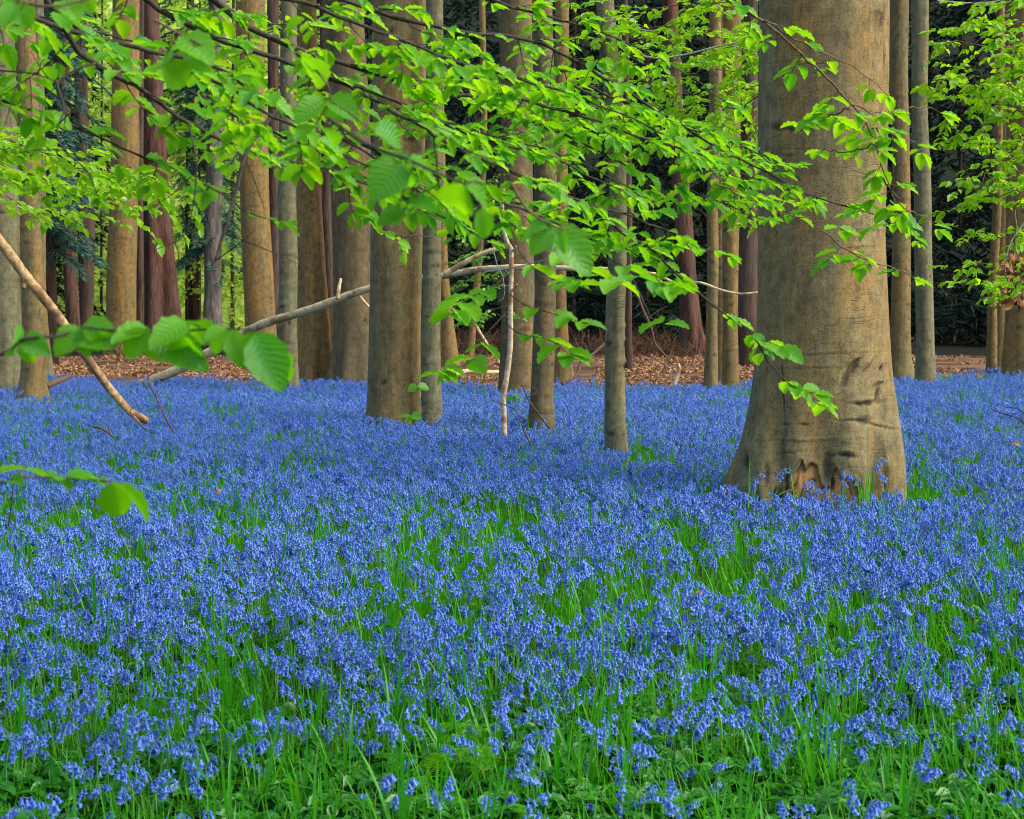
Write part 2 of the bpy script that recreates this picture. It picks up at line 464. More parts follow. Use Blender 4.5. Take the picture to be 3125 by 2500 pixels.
# ------------------------------------------------------------------ ground, hill
def build_ground():
    xs = np.concatenate([[-160, -80, -40], np.linspace(-24, 24, 150), [40, 80, 160]])
    ys = np.concatenate([[-20, -5], np.linspace(1, 60, 190), [75, 110, 200]])
    X, Y = np.meshgrid(xs, ys)
    Z = gz(X.ravel(), Y.ravel())
    v = np.stack([X.ravel(), Y.ravel(), Z], 1)
    i = np.arange(len(v)).reshape(len(ys), len(xs))
    q = np.stack([i[:-1, :-1], i[:-1, 1:], i[1:, 1:], i[1:, :-1]], -1).reshape(-1, 4)
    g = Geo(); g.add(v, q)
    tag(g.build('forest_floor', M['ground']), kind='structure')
    # dark rise added behind the wood to block the sky
    xs = np.linspace(-90, 90, 60); ys = np.linspace(84, 130, 12)
    X, Y = np.meshgrid(xs, ys)
    Z = np.minimum(30, (Y.ravel() - 84) * 3.2) - .3 + 4 * noise2(X.ravel() / 6, Y.ravel() / 6, 11) * (Y.ravel() > 86)
    v = np.stack([X.ravel(), Y.ravel(), Z], 1)
    i = np.arange(len(v)).reshape(len(ys), len(xs))
    q = np.stack([i[:-1, :-1], i[:-1, 1:], i[1:, 1:], i[1:, :-1]], -1).reshape(-1, 4)
    g = Geo(); g.add(v, q)
    tag(g.build('backdrop_hill', M['backdrop_hill']), kind='structure')


build_ground()

# ------------------------------------------------------------------ trunks
TRUNKS = []     # (x, y, r) footprints


def trunk_geo(spec, d, base_y, top_h=15.0, seg=40, lobes=0, rough=.02, seed=0, flare=1.0, marks=None, dense=60, front_depth=True):
    """spec: (photo y, left x, right x) rows, top to bottom; the trunk stands at distance d"""
    spec = sorted(spec)
    pts = []
    for y, xl, xr in spec:
        c = P((xl + xr) / 2, y, d); r = (xr - xl) / 2 * d / F * 1.0
        pts.append((c[2], c[0], r))
    pts.sort()
    z = np.array([p[0] for p in pts]); x = np.array([p[1] for p in pts]); r = np.array([p[2] for p in pts])
    # continue below the lowest row and above the highest one
    zb = -.15
    if z[0] > zb + .05:
        sl = (r[1] - r[0]) / max(z[1] - z[0], .05)
        k = z[0] - zb
        rb = r[0] + min(max(-sl, 0) * k, (.5 if flare else .06) * r[0]) + flare * .12 * r[0]
        xsl = (x[1] - x[0]) / max(z[1] - z[0], .05)
        z = np.insert(z, 0, zb); r = np.insert(r, 0, rb); x = np.insert(x, 0, x[0] - xsl * k * .3)
    zt = z[-1]
    if zt < top_h:
        xsl = (x[-1] - x[1]) / max(z[-1] - z[1], .3)
        z = np.append(z, [zt + (top_h - zt) * .5, top_h]); r = np.append(r, [r[-1] * .86, r[-1] * .6]); x = np.append(x, [x[-1] + xsl * (top_h - zt) * .4, x[-1] + xsl * (top_h - zt) * .6])
    zz = np.concatenate([np.linspace(z[0], min(zt, top_h), dense), np.linspace(min(zt, top_h), top_h, 12)[1:]]) if zt < top_h else np.linspace(z[0], top_h, dense)

    def sm(zq, val):
        # smooth interpolation
        w_ = .10
        return (np.interp(zq - w_, z, val) + 2 * np.interp(zq, z, val) + np.interp(zq + w_, z, val)) / 4
    rr, xx = sm(zz, r), sm(zz, x)
    ang = np.arange(seg) / seg * 2 * math.pi
    A, Zg = np.meshgrid(ang, zz)
    R = np.repeat(rr[:, None], seg, 1)
    rmin = np.min(r[:-1]) if len(r) > 2 else r[0]
    fl = np.clip((R / max(np.median(rr), 1e-6)) - 1, 0, 1.5)
    if lobes:
        R = R * (1 + .22 * np.minimum(fl, .6) * (np.cos(lobes * A + seed) + .5 * np.cos((lobes + 2) * A + 2 * seed)))
    pn = np.stack([np.cos(A).ravel() * 1.2, np.sin(A).ravel() * 1.2, Zg.ravel() * .5], 1)
    R = R * (1 + rough * 2 * (vnoise(pn + seed * 7.3, seed) - .5).reshape(R.shape))
    pn2 = np.stack([np.cos(A).ravel() * 3.5, np.sin(A).ravel() * 3.5, Zg.ravel() * 2.2], 1)
    R = R * (1 + rough * .9 * (vnoise(pn2 + seed * 3.1, seed + 5) - .5).reshape(R.shape))
    V = np.stack([xx[:, None] + R * np.cos(A), d + R * np.sin(A), Zg], -1)
    lc = np.zeros(V.shape)
    if marks:
        V, lc = marks(V, lc, A)
    i = np.arange(len(zz) * seg).reshape(len(zz), seg); n_ = np.roll(i, -1, 1)
    q = np.stack([i[:-1], n_[:-1], n_[1:], i[1:]], -1).reshape(-1, 4)
    g = Geo(); g.add(V.reshape(-1, 3), q, None, lc.reshape(-1, 3))
    xb = float(xx[0]); rb = float(rr[np.argmin(abs(zz - .1))])
    TRUNKS.append((xb, d, rb))
    return g, xb, rb


def tree(label, spec, d, mat, kind='beech_tree', cat='tree', group=None, knots=0, **kw):
    if kind == 'beech_tree':
        kw.setdefault('seg', 64); kw.setdefault('dense', 170); kw['marks'] = knot_marks(kw.get('seed', 0))
    g, xb, rb = trunk_geo(spec, d, 0, **kw)
    o = empty(kind, (xb, d, 0), label, cat, group)
    g.build('trunk', M[mat], o)
    return o


def big_marks(V, lc, A):
    pp = proj(V.reshape(-1, 3)); px = pp[:, 0].reshape(A.shape); py = pp[:, 1].reshape(A.shape)
    front = (np.sin(A) < .25)
    nx, ny = np.cos(A), np.sin(A)
    disp = np.zeros(A.shape)
    # torn bark at the foot: exposed wood below a jagged edge
    jx = [2330, 2392, 2400, 2418, 2449, 2457, 2475, 2494, 2499, 2512, 2535, 2553, 2570, 2592, 2611, 2627, 2645]
    jy = [1640, 1530, 1495, 1462, 1405, 1438, 1412, 1418, 1455, 1490, 1492, 1428, 1460, 1454, 1482, 1522, 1640]
    jag = np.interp(px, jx, jy) + 20 * (noise2(px.ravel() / 14, py.ravel() / 30, 31).reshape(px.shape) - .5)
    wood = np.clip((py - jag) / 3, 0, 1) * front * (px > 2380) * (px < 2645)
    disp -= .032 * np.clip((py - jag) / 6, 0, 1) * front * (px > 2380) * (px < 2645)
    disp += .012 * np.exp(-((py - jag + 8) / 7) ** 2) * front * (px > 2390) * (px < 2640)
    disp += wood * .02 * (noise2(px.ravel() / 9, py.ravel() / 34, 33).reshape(px.shape) - .5)
    lc[..., 0] = wood
    rim = np.exp(-((py - jag - 3) / 5) ** 2) * front * (px > 2395) * (px < 2640)
    dark = .55 * rim

    def blob(cx, cy, hw, hh, ang=0.0, p=2):
        c, s = math.cos(ang), math.sin(ang)
        u = ((px - cx) * c + (py - cy) * s) / hw; v = (-(px - cx) * s + (py - cy) * c) / hh
        return np.exp(-(np.abs(u) ** p + np.abs(v) ** p)) * front
    fn = vnoise(np.stack([px.ravel() / 5, py.ravel() / 5, px.ravel() * 0], 1), 61).reshape(px.shape) * .6 + vnoise(np.stack([px.ravel() / 14, py.ravel() / 9, px.ravel() * 0], 1), 62).reshape(px.shape) * .4
    wob = 8 * (noise2(px.ravel() / 12, py.ravel() / 12, 35).reshape(px.shape) - .5)
    py0, px0 = py, px
    py = py + wob; px = px + wob * .6
    for (cx, cy, hw, hh, a, dk, dp) in [
        (2440, 1530, 4, 50, .1, .9, -.02), (2580, 1525, 4, 45, -.1, .9, -.02), (2310, 1490, 5, 60, .1, .8, -.02), (2702, 1490, 4, 50, -.1, .8, -.02), (2415, 1500, 5, 40, .4, .8, -.01), (2600, 1490, 4, 34, -.3, .8, -.01), (2480, 1470, 12, 6, .2, .8, -.01), (2340, 1450, 5, 40, 0, .6, -.015),
        (2397, 1465, 8, 55, .02, 1.0, -.03), (2277, 1412, 10, 30, 0, .9, -.02), (2362, 1535, 17, 48, .05, 1.0, -.04),
        (2525, 1425, 16, 44, 0, .5, -.02), (2545, 1475, 7, 40, 0, .8, -.02), (2628, 1500, 6, 30, -.3, .9, -.02),
        (2590, 1140, 13, 68, .45, .72, -.022), (2612, 1118, 9, 32, .4, .7, -.015), (2648, 1110, 30, 6, -.9, .5, .02), (2618, 1093, 26, 5, -.4, .5, .012),
        (2690, 1125, 5, 9, 0, 1, -.02), (2682, 1165, 18, 6, -.3, .75, .015), (2677, 1205, 7, 28, .2, .8, -.012), (2640, 1232, 42, 7, -.08, .85, -.02),
        (2635, 1285, 26, 9, 0, .7, -.015), (2595, 1284, 45, 3, .03, .45, -.008), (2680, 1300, 50, 3, .2, .45, -.012),
        (2390, 1297, 16, 4, 0, .8, -.01), (2455, 1297, 14, 3.5, 0, .8, -.01), (2582, 1390, 26, 7, .15, .9, -.02), (2540, 1391, 15, 5, 0, .6, -.01),
        (2430, 1207, 12, 4, 0, .5, .01), (2386, 1185, 4, 105, -.02, .8, -.01), (2655, 812, 8, 14, .3, .9, -.012), (2620, 752, 50, 3, -.08, .5, .006),
        (2692, 60, 6, 45, .1, .7, -.015), (2698, 170, 3, 40, 0, .7, -.006), (2680, 35, 16, 16, 0, .35, .015), (2690, 420, 11, 8, 0, .6, .008), (2410, 394, 60, 8, 0, .6, -.008),
        (2375, 390, 22, 12, 0, .55, -.008), (2400, 475, 40, 4, .05, .45, -.004), (2670, 580, 4, 14, 0, .8, -.01), (2500, 1345, 120, 3, -.02, .3, -.006), (2420, 1380, 60, 3, -.1, .35, -.006),
        (2560, 1080, 130, 2.5, -.04, .3, -.005), (2480, 1125, 100, 2.5, -.03, .3, -.004), (2450, 1345, 140, 3, .02, .25, .008), (2650, 700, 60, 3, .05, .3, .005), (2350, 1000, 30, 3, 0, .3, -.004)]:
        b = blob(cx, cy, hw, hh, a, 2)
        dark = np.maximum(dark, dk * (.8 * np.clip((b + .8 * (fn - .5) - .42) * 5, 0, 1) + .3 * b) * (b > .05))
        disp += dp * b + abs(dp) * .45 * blob(cx, cy - hh * 1.5 - 3, hw * 1.1, hh * .7 + 2, a)
    # broad hollow folds running into the buttresses
    px, py = px0, py0
    for (cx, cy, hw, hh, dp) in [(2372, 1400, 26, 190, -.06), (2525, 1440, 40, 90, -.03), (2668, 1480, 20, 130, -.05), (2300, 1520, 14, 90, -.05), (2590, 1520, 14, 60, -.03), (2450, 1540, 14, 60, -.03), (2440, 1420, 40, 120, .02), (2600, 1420, 45, 120, .02), (2320, 1450, 30, 110, .03), (2710, 1420, 20, 100, .02)]:
        disp += dp * blob(cx, cy, hw, hh)
    lc[..., 1] = np.clip(dark, 0, 1)
    V[..., 0] += nx * disp; V[..., 1] += ny * disp
    return V, lc


def knot_marks(seed, big=1.0):
    def f(V, lc, A):
        r = np.random.default_rng(900 + seed)
        z = V[..., 2]; cx = V[..., 0].mean(1, keepdims=True); cy = V[..., 1].mean(1, keepdims=True)
        rad = np.hypot(V[..., 0] - cx, V[..., 1] - cy)
        nx, ny = np.cos(A), np.sin(A); disp = np.zeros(A.shape); dark = np.zeros(A.shape)
        wob = (vnoise(np.stack([V[..., 0].ravel() * 14, V[..., 1].ravel() * 14, z.ravel() * 14], 1), seed).reshape(A.shape) - .5)
        for k in range(34):
            a = r.uniform(math.pi, 2 * math.pi); zk = r.uniform(.3, 6.5); kind = r.random()
            da = (np.mod(A - a + math.pi, 2 * math.pi) - math.pi) * rad + wob * .03
            dz_ = z - zk + wob * .03
            if kind < .35:      # eye scar
                hw, hh = r.uniform(.02, .05), r.uniform(.014, .03)
                b = np.exp(-((da / hw) ** 2 + (dz_ / hh) ** 2)); b2 = np.exp(-((da / (hw * 2)) ** 2 + ((dz_ - hh * 1.6) / hh) ** 2))
                dark = np.maximum(dark, .8 * np.clip((b + wob * .7 - .35) * 4, 0, 1)); disp += (-.012 * b + .010 * b2) * big
            elif kind < .75:    # horizontal fold
                hw, hh = r.uniform(.06, .22), r.uniform(.007, .012)
                b = np.exp(-((da / hw) ** 2 + (dz_ / hh) ** 2)); dark = np.maximum(dark, .5 * b); disp += (.010 * np.exp(-((da / hw) ** 2 + ((dz_ - .02) / .018) ** 2)) - .006 * b) * big
            else:               # damp streak
                hw, hh = r.uniform(.015, .05), r.uniform(.2, .7)
                dark = np.maximum(dark, .35 * np.exp(-((da / hw) ** 2 + (dz_ / hh) ** 2)))
        lc[..., 1] = np.clip(dark, 0, 1)
        V[..., 0] += nx * disp + .030 * (vnoise(np.stack([z.ravel() * .9, z.ravel() * 0, z.ravel() * 0 + seed], 1), 5).reshape(z.shape) - .5)
        V[..., 1] += ny * disp
        return V, lc
    return f


big_label = 'massive smooth beech trunk with flared foot, dark bark scar and torn bark at its base'
g, xb, rb = trunk_geo([(-60, 2326, 2703), (0, 2322, 2706), (300, 2318, 2706), (550, 2316, 2700), (700, 2317, 2695), (900, 2316, 2704), (1000, 2312, 2708), (1130, 2305, 2715),
                       (1245, 2291, 2729), (1330, 2276, 2738), (1400, 2256, 2743), (1450, 2238, 2741), (1500, 2216, 2738), (1560, 2196, 2736)], 11.1, 1560, seg=420, dense=420, lobes=6, rough=.008, seed=2, flare=0, marks=big_marks)
o = empty('beech_tree', (xb, 11.1, 0), big_label, 'tree')
g.build('trunk', M['beech_big'], o)
BIG = o
BG = 'beech trunks of the wood'
PG = 'conifer trunks behind the beeches'
tree('pale grey-green beech trunk at the picture edge beside the leaning bare branch', [(0, -45, 42), (300, -40, 48), (650, -38, 64), (1000, -45, 66), (1190, -60, 70)], 22.5, 'beech_grey', group=BG, seed=3)
tree('slim olive beech trunk crossed by the leaning bare branch, rooted among bluebells', [(0, 45, 105), (250, 48, 112), (650, 64, 135), (1000, 66, 140), (1150, 62, 142), (1210, 50, 150)], 21, 'beech', group=BG, seed=4)
tree('beech foot with pale flare hidden behind the slim trunk under the bare branch', [(0, 95, 130), (900, 108, 141), (1050, 105, 152), (1157, 95, 170)], 28, 'beech_grey', group=BG, seed=5)
tree('straight reddish pine trunk beside a drooping blue-green spruce bough', [(0, 165, 205), (650, 183, 222), (1000, 203, 246), (1060, 205, 250)], 46, 'pine_red', 'pine_tree', group=PG, seed=6, rough=.03)
tree('dark brown pine trunk close beside the reddish pine', [(0, 225, 262), (350, 228, 268), (650, 234, 290), (1000, 246, 284), (1060, 243, 290)], 48, 'pine_brown', 'pine_tree', group=PG, seed=7, rough=.03)
tree('tall yellowish-brown beech trunk standing between two pairs of conifers', [(0, 345, 425), (300, 344, 425), (600, 336, 420), (800, 327, 416), (1000, 323, 414), (1085, 315, 420)], 42, 'beech_warm', group=BG, seed=8)
tree('thick dark red-brown redwood-like trunk with furrowed bark and spreading foot', [(0, 436, 480), (150, 440, 492), (400, 438, 505), (650, 432, 522), (900, 428, 548), (1000, 420, 562), (1060, 410, 580)], 50, 'pine_red', 'conifer_tree', group=PG, seed=9, rough=.06, lobes=5)
tree('narrow dark conifer trunk pressed against the furrowed redwood-like trunk', [(0, 420, 440), (650, 415, 437), (1000, 413, 440), (1060, 410, 442)], 49, 'pine_brown', 'conifer_tree', group=PG, seed=10, rough=.04)
tree('grey rough-barked conifer trunk against bright green undergrowth', [(0, 640, 690), (400, 632, 684), (700, 622, 676), (900, 625, 675), (1050, 615, 682)], 52, 'pine_grey', 'conifer_tree', group=PG, seed=11, rough=.05)
tree('broad brown beech trunk rising behind the lower end of the fallen branch', [(0, 718, 806), (300, 722, 808), (650, 734, 822), (900, 745, 838), (1050, 750, 846), (1120, 742, 852)], 38, 'beech_warm', group=BG, seed=12)
tree('almost black conifer trunk squeezed between brown and grey beeches', [(0, 815, 850), (650, 822, 850), (1100, 826, 856)], 44, 'pine_brown', 'conifer_tree', group=PG, seed=13)
tree('slim grey-green beech pole in front of a yellowish trunk', [(0, 860, 908), (300, 856, 908), (650, 849, 905), (900, 851, 907), (1100, 853, 910), (1180, 848, 915)], 23.3, 'beech_grey', group=BG, seed=14)
tree('yellowish-brown beech trunk with a broad foot behind the slim grey-green pole', [(0, 908, 965), (300, 905, 968), (650, 903, 982), (850, 905, 996), (1000, 906, 1008), (1100, 900, 1016), (1165, 890, 1030)], 25.5, 'beech_warm', group=BG, seed=15, lobes=5)
tree('dark purple-brown conifer trunk glimpsed between two wide beeches', [(0, 975, 1005), (650, 982, 1012), (1050, 1004, 1022), (1100, 1000, 1024)], 46, 'pine_brown', 'conifer_tree', group=PG, seed=16)
tree('wide dark beech trunk with grooved foot behind the fallen branch', [(0, 985, 1108), (300, 1000, 1125), (600, 1010, 1135), (900, 1016, 1140), (1050, 1012, 1146), (1165, 996, 1160)], 25, 'beech_dark', group=BG, seed=17, lobes=6)
tree('stout brown beech trunk with eye-shaped bark folds above the bluebells', [(0, 1140, 1300), (300, 1136, 1298), (600, 1134, 1292), (900, 1132, 1288), (1100, 1128, 1286), (1220, 1122, 1286), (1290, 1112, 1290)], 16.9, 'beech', group=BG, seed=18, lobes=5, seg=80, dense=120)
tree('slim dark grey beech trunk touching the stout brown trunk', [(0, 1300, 1350), (300, 1298, 1350), (650, 1292, 1345), (900, 1290, 1347), (1150, 1287, 1348), (1295, 1284, 1350)], 16.6, 'beech_grey', group=BG, seed=19, seg=48)
tree('tan beech trunk with flared foot hidden behind the slim dark grey trunk', [(0, 1310, 1350), (650, 1330, 1360), (850, 1338, 1370), (1000, 1345, 1385), (1110, 1340, 1405)], 36, 'beech_warm', group=BG, seed=20)
tree('thin tan sapling leaning beside the fallen branch fork', [(0, 1463, 1482), (300, 1468, 1486), (700, 1460, 1480), (850, 1447, 1468), (1000, 1432, 1452), (1100, 1422, 1446)], 33, 'beech_warm', group=BG, seed=21, top_h=9)
tree('dull dark beech trunk behind the pale dead sapling', [(0, 1520, 1625), (300, 1528, 1628), (650, 1530, 1628), (1000, 1528, 1632), (1190, 1520, 1640)], 22.5, 'beech_dark', group=BG, seed=22)
tree('mottled grey-brown beech trunk with knobbly bulging foot', [(0, 1628, 1690), (300, 1628, 1694), (370, 1622, 1700), (600, 1630, 1698), (900, 1632, 1698), (1100, 1624, 1695), (1220, 1618, 1690), (1300, 1606, 1696)], 16.4, 'beech_dark', group=BG, seed=23, rough=.05, seg=48)
tree('yellowish beech trunk half hidden behind the mottled trunk with knobbly foot', [(0, 1692, 1734), (650, 1690, 1732), (950, 1692, 1728), (1080, 1690, 1738), (1155, 1686, 1756)], 29, 'beech_warm', group=BG, seed=24)
T14 = tree('slender grey beech pole with twig scars, standing clear in the bluebells', [(0, 1814, 1868), (130, 1824, 1882), (300, 1842, 1900), (450, 1852, 1907), (650, 1855, 1908), (900, 1850, 1908), (1150, 1849, 1909), (1300, 1848, 1914), (1375, 1850, 1922)], 14, 'beech_grey', group=BG, seed=25, rough=.03, seg=56, dense=110)
tree('thin red-brown trunk just behind the slender grey pole', [(0, 1900, 1916), (650, 1905, 1930), (1000, 1908, 1928), (1140, 1904, 1932)], 34, 'pine_brown', 'pine_tree', group=PG, seed=26)
tree('rusty red pine trunk with spreading foot against the black wood', [(0, 2022, 2068), (300, 2034, 2082), (650, 2058, 2112), (850, 2070, 2126), (1000, 2076, 2142), (1080, 2066, 2160)], 43, 'pine_red', 'pine_tree', group=PG, seed=27, lobes=5, rough=.04)
tree('pale slim beech trunk paired with a forked brownish trunk', [(0, 2166, 2200), (300, 2164, 2202), (650, 2156, 2190), (1000, 2155, 2190), (1180, 2148, 2194)], 24, 'beech', group=BG, seed=28)
tree('brownish beech trunk with rounded foot beside its paler slim neighbour', [(0, 2206, 2262), (300, 2208, 2262), (650, 2206, 2258), (1000, 2206, 2252), (1170, 2204, 2258)], 25, 'beech_warm', group=BG, seed=29)
tree('narrow olive beech trunk showing between the pale and brownish pair', [(0, 2190, 2214), (650, 2186, 2212), (1150, 2186, 2216)], 29, 'beech', group=BG, seed=30)
tree('brown conifer trunk half covered by the massive beech', [(0, 2268, 2312), (650, 2258, 2312), (1000, 2250, 2312), (1110, 2246, 2316)], 36, 'pine_brown', 'conifer_tree', group=PG, seed=31)
tree('brown beech trunk close behind the massive beech, curving slightly', [(0, 2716, 2774), (300, 2718, 2770), (650, 2728, 2780), (1000, 2718, 2778), (1100, 2715, 2780), (1150, 2708, 2794)], 26, 'beech', group=BG, seed=32)
tree('pale straight beech trunk, sunlit on one edge, against the black wood', [(0, 2782, 2834), (300, 2784, 2830), (500, 2786, 2836), (800, 2792, 2845), (1050, 2796, 2850), (1175, 2792, 2858)], 24.2, 'beech_grey', group=BG, seed=33)
tree('thin olive beech trunk veiled by yellow-green leaf sprays', [(0, 3042, 3066), (650, 3030, 3056), (900, 3014, 3040), (1130, 3008, 3042)], 28, 'beech', group=BG, seed=34)
tree('narrow brown beech trunk between the veiled thin trunk and the wide trunk with dead leaves', [(0, 3060, 3082), (650, 3046, 3078), (1130, 3032, 3072)], 30, 'beech_warm', group=BG, seed=35)
tree('wide brown beech trunk behind a hanging clump of dead leaves', [(0, 3072, 3180), (650, 3072, 3182), (1000, 3070, 3190), (1140, 3060, 3200)], 27, 'beech_warm', group=BG, seed=36)

# ------------------------------------------------------------------ leaf sheets
def leaf_template(hi=True):
    if hi:
        vs = np.array([0, .06, .16, .28, .40, .52, .64, .76, .87, .95, 1.0]); us = np.array([-1, -.5, 0, .5, 1.0])
    else:
        vs = np.array([0, .25, .6, 1.0]); us = np.array([-1, 0, 1.0])
    wv = .34 * np.sin(np.pi * np.clip(vs, 0, 1) ** .86) ** .72 * (1 - .12 * vs)
    if hi:
        wv = wv * (1 + .05 * np.where(np.arange(len(vs)) % 2 == 0, 1, -1))
    wv[0] = .012; wv[-1] = .006
    U, V = np.meshgrid(us, vs)
    X = U * wv[:, None]
    Z = .42 * np.abs(X) - .0
    if hi: Z = Z + .020 * np.abs(U) * np.where(np.arange(len(vs)) % 2 == 0, 1, -1)[:, None]
    n, k = U.shape
    i = np.arange(n * k).reshape(n, k)
    q = np.stack([i[:-1, :-1], i[:-1, 1:], i[1:, 1:], i[1:, :-1]], -1).reshape(-1, 4)
    return X.ravel(), V.ravel(), Z.ravel(), U.ravel(), q


LT_HI, LT_LO = leaf_template(True), leaf_template(False)


def add_leaves(g, O, D, Nn, L, droop, rnd, hi=True, width=1.0):
    X, V, Z, U, q = LT_HI if hi else LT_LO
    O = np.atleast_2d(O); D = nrm(np.atleast_2d(D)); Nn = np.atleast_2d(Nn)
    n = len(O)
    L = np.broadcast_to(L, (n,)); droop = np.broadcast_to(droop, (n,)); width = np.broadcast_to(width, (n,))
    S = nrm(np.cross(D, Nn)); Nn = nrm(np.cross(S, D))
    a = V[None, :] * droop[:, None]                       # bend along the length
    along = np.where(np.abs(droop[:, None]) > 1e-3, np.sin(a) / np.where(np.abs(droop[:, None]) > 1e-3, droop[:, None], 1), V[None, :])
    down = np.where(np.abs(droop[:, None]) > 1e-3, (1 - np.cos(a)) / np.where(np.abs(droop[:, None]) > 1e-3, droop[:, None], 1), 0)
    zz = Z[None, :] - down
    # a little twist
    tw = (rng.random(n)[:, None] - .5) * 1.0 * V[None, :]
    xs = X[None, :] * width[:, None]
    x2 = xs * np.cos(tw); z2 = zz + xs * np.sin(tw)
    v = O[:, None, :] + L[:, None, None] * (D[:, None, :] * along[..., None] + S[:, None, :] * x2[..., None] + Nn[:, None, :] * z2[..., None])
    m = len(X)
    qq = (q[None] + (np.arange(n) * m)[:, None, None]).reshape(-1, 4)
    lc = np.stack([np.broadcast_to(U, (n, m)), np.broadcast_to(V, (n, m)), np.broadcast_to(np.asarray(rnd)[:, None], (n, m))], -1)
    g.add(v.reshape(-1, 3), qq, None, lc.reshape(-1, 3))


def side_of(fw):
    s = np.cross(fw, [0, 0, 1.0]); return nrm(s)


class Spray:
    """one leafy beech branch: a stem, side twigs in a flat spray and alternate leaves"""
    def __init__(self, seed, leaf=.061, hi=True, tilt=.22):
        self.r = np.random.default_rng(seed); self.wood = Geo(); self.lv = []; self.leaf = leaf; self.hi = hi; self.tilt = tilt

    def leaf_at(self, p, fw, sd, L=None, dz=None):
        r = self.r
        s = side_of(fw)
        d = fw * r.uniform(.35, .8) + s * sd * r.uniform(.5, 1.0) + np.array([0, 0, r.uniform(-.30, .12) if dz is None else dz])
        nn = np.array([0, -.12, 1.0]) + r.normal(0, self.tilt, 3)
        self.lv.append((p, nrm(d), nn, (L or self.leaf) * r.choice([r.uniform(.5, .85), r.uniform(.8, 1.25)], p=[.3, .7]), r.uniform(.0, .5), r.random() ** .7, r.uniform(.78, 1.05)))

    def twig(self, p, d, length, r0, level, leaf_gap, bare=0.0):
        r = self.r
        n = max(4, int(length / .035))
        pts = [np.array(p, float)]; d = nrm(d); step = length / (n - 1)
        for i in range(n - 1):
            d = nrm(d + r.normal(0, .10, 3) + np.array([0, 0, -.02]))
            pts.append(pts[-1] + d * step)
        pts = np.array(pts)
        tube(self.wood, pts, np.linspace(r0, r0 * .45, n), 4 if self.hi else 3)
        tan = nrm(np.gradient(pts, axis=0))
        side = 1 if r.random() < .5 else -1
        s = length * bare + r.uniform(0, leaf_gap)
        while s < length:
            k = min(int(s / step), n - 2); f = s / step - k
            q = pts[k] + (pts[k + 1] - pts[k]) * f
            if level > 0 and r.random() < .28:
                dd = tan[k] * .6 + side_of(tan[k]) * side * .8 + np.array([0, 0, r.uniform(-.25, .1)])
                self.twig(q, dd, length * r.uniform(.3, .5), r0 * .6, level - 1, leaf_gap)
            else:
                self.leaf_at(q, tan[k], side)
                if r.random() < .35: self.leaf_at(q, tan[k], -side)
            side = -side; s += leaf_gap * r.uniform(.7, 1.4)
        # terminal leaves
        self.leaf_at(pts[-1], tan[-1], .25); self.leaf_at(pts[-1], tan[-1], -.3)

    def bough(self, path, r0, r1, twig_len, twig_gap, leaf_gap=.031, level=1, start=0.0, wob=.006, dz=(-.3, .12)):
        r = self.r
        path = np.asarray(path, float)
        L = np.linalg.norm(np.diff(path, axis=0), axis=1).sum()
        n = max(8, int(L / (.03 if self.hi else .1)))
        pts = smooth_path(path, n)
        t_ = np.arange(n) / n * 30
        pts = pts + wob * (np.stack([vnoise(np.stack([t_, t_ * 0, t_ * 0 + i], 1), i + 3) for i in range(3)], 1) - .5) * 2
        tube(self.wood, pts, np.linspace(r0, r1, n), 7 if self.hi else 5, 0, .12)
        tan = nrm(np.gradient(pts, axis=0))
        side = 1; s = L * start + r.uniform(0, twig_gap)
        while s < L * .985:
            k = min(int(s / L * (n - 1)), n - 2)
            t = s / L
            tl = twig_len * r.uniform(.35, 1.1) * (1 - .55 * t)
            if side_of(tan[k])[1] * side < 0 and self.hi: tl *= .55
            dd = tan[k] * r.uniform(.4, .9) + side_of(tan[k]) * side * r.uniform(.5, 1) + np.array([0, 0, r.uniform(*dz)])
            if tl > .05: self.twig(pts[k], dd, tl, max(r1 * .9, .0012), level, leaf_gap, .2)
            side = -side; s += twig_gap * r.uniform(.6, 1.4)
        self.twig(pts[-1], tan[-1], twig_len * .4, r1, 0, leaf_gap)
        return pts

    def finish(self, label, group, wood='twig', leaf='leaf', name='beech_branch', cat='branch', base=None):
        b = base if base is not None else self.wood.v[0][0]
        o = empty(name, b, label, cat, group)
        self.wood.build('stem', M[wood], o)
        if self.lv:
            g = Geo(); A = list(zip(*self.lv))
            add_leaves(g, np.array(A[0]), np.array(A[1]), np.array(A[2]), np.array(A[3]), np.array(A[4]), np.array(A[5]), self.hi, np.array(A[6]))
            g.build('foliage', M[leaf], o)
        return o


def path(px, d0, d1):
    n = len(px)
    return [P(x, y, d0 + (d1 - d0) * i / (n - 1)) for i, (x, y) in enumerate(px)]


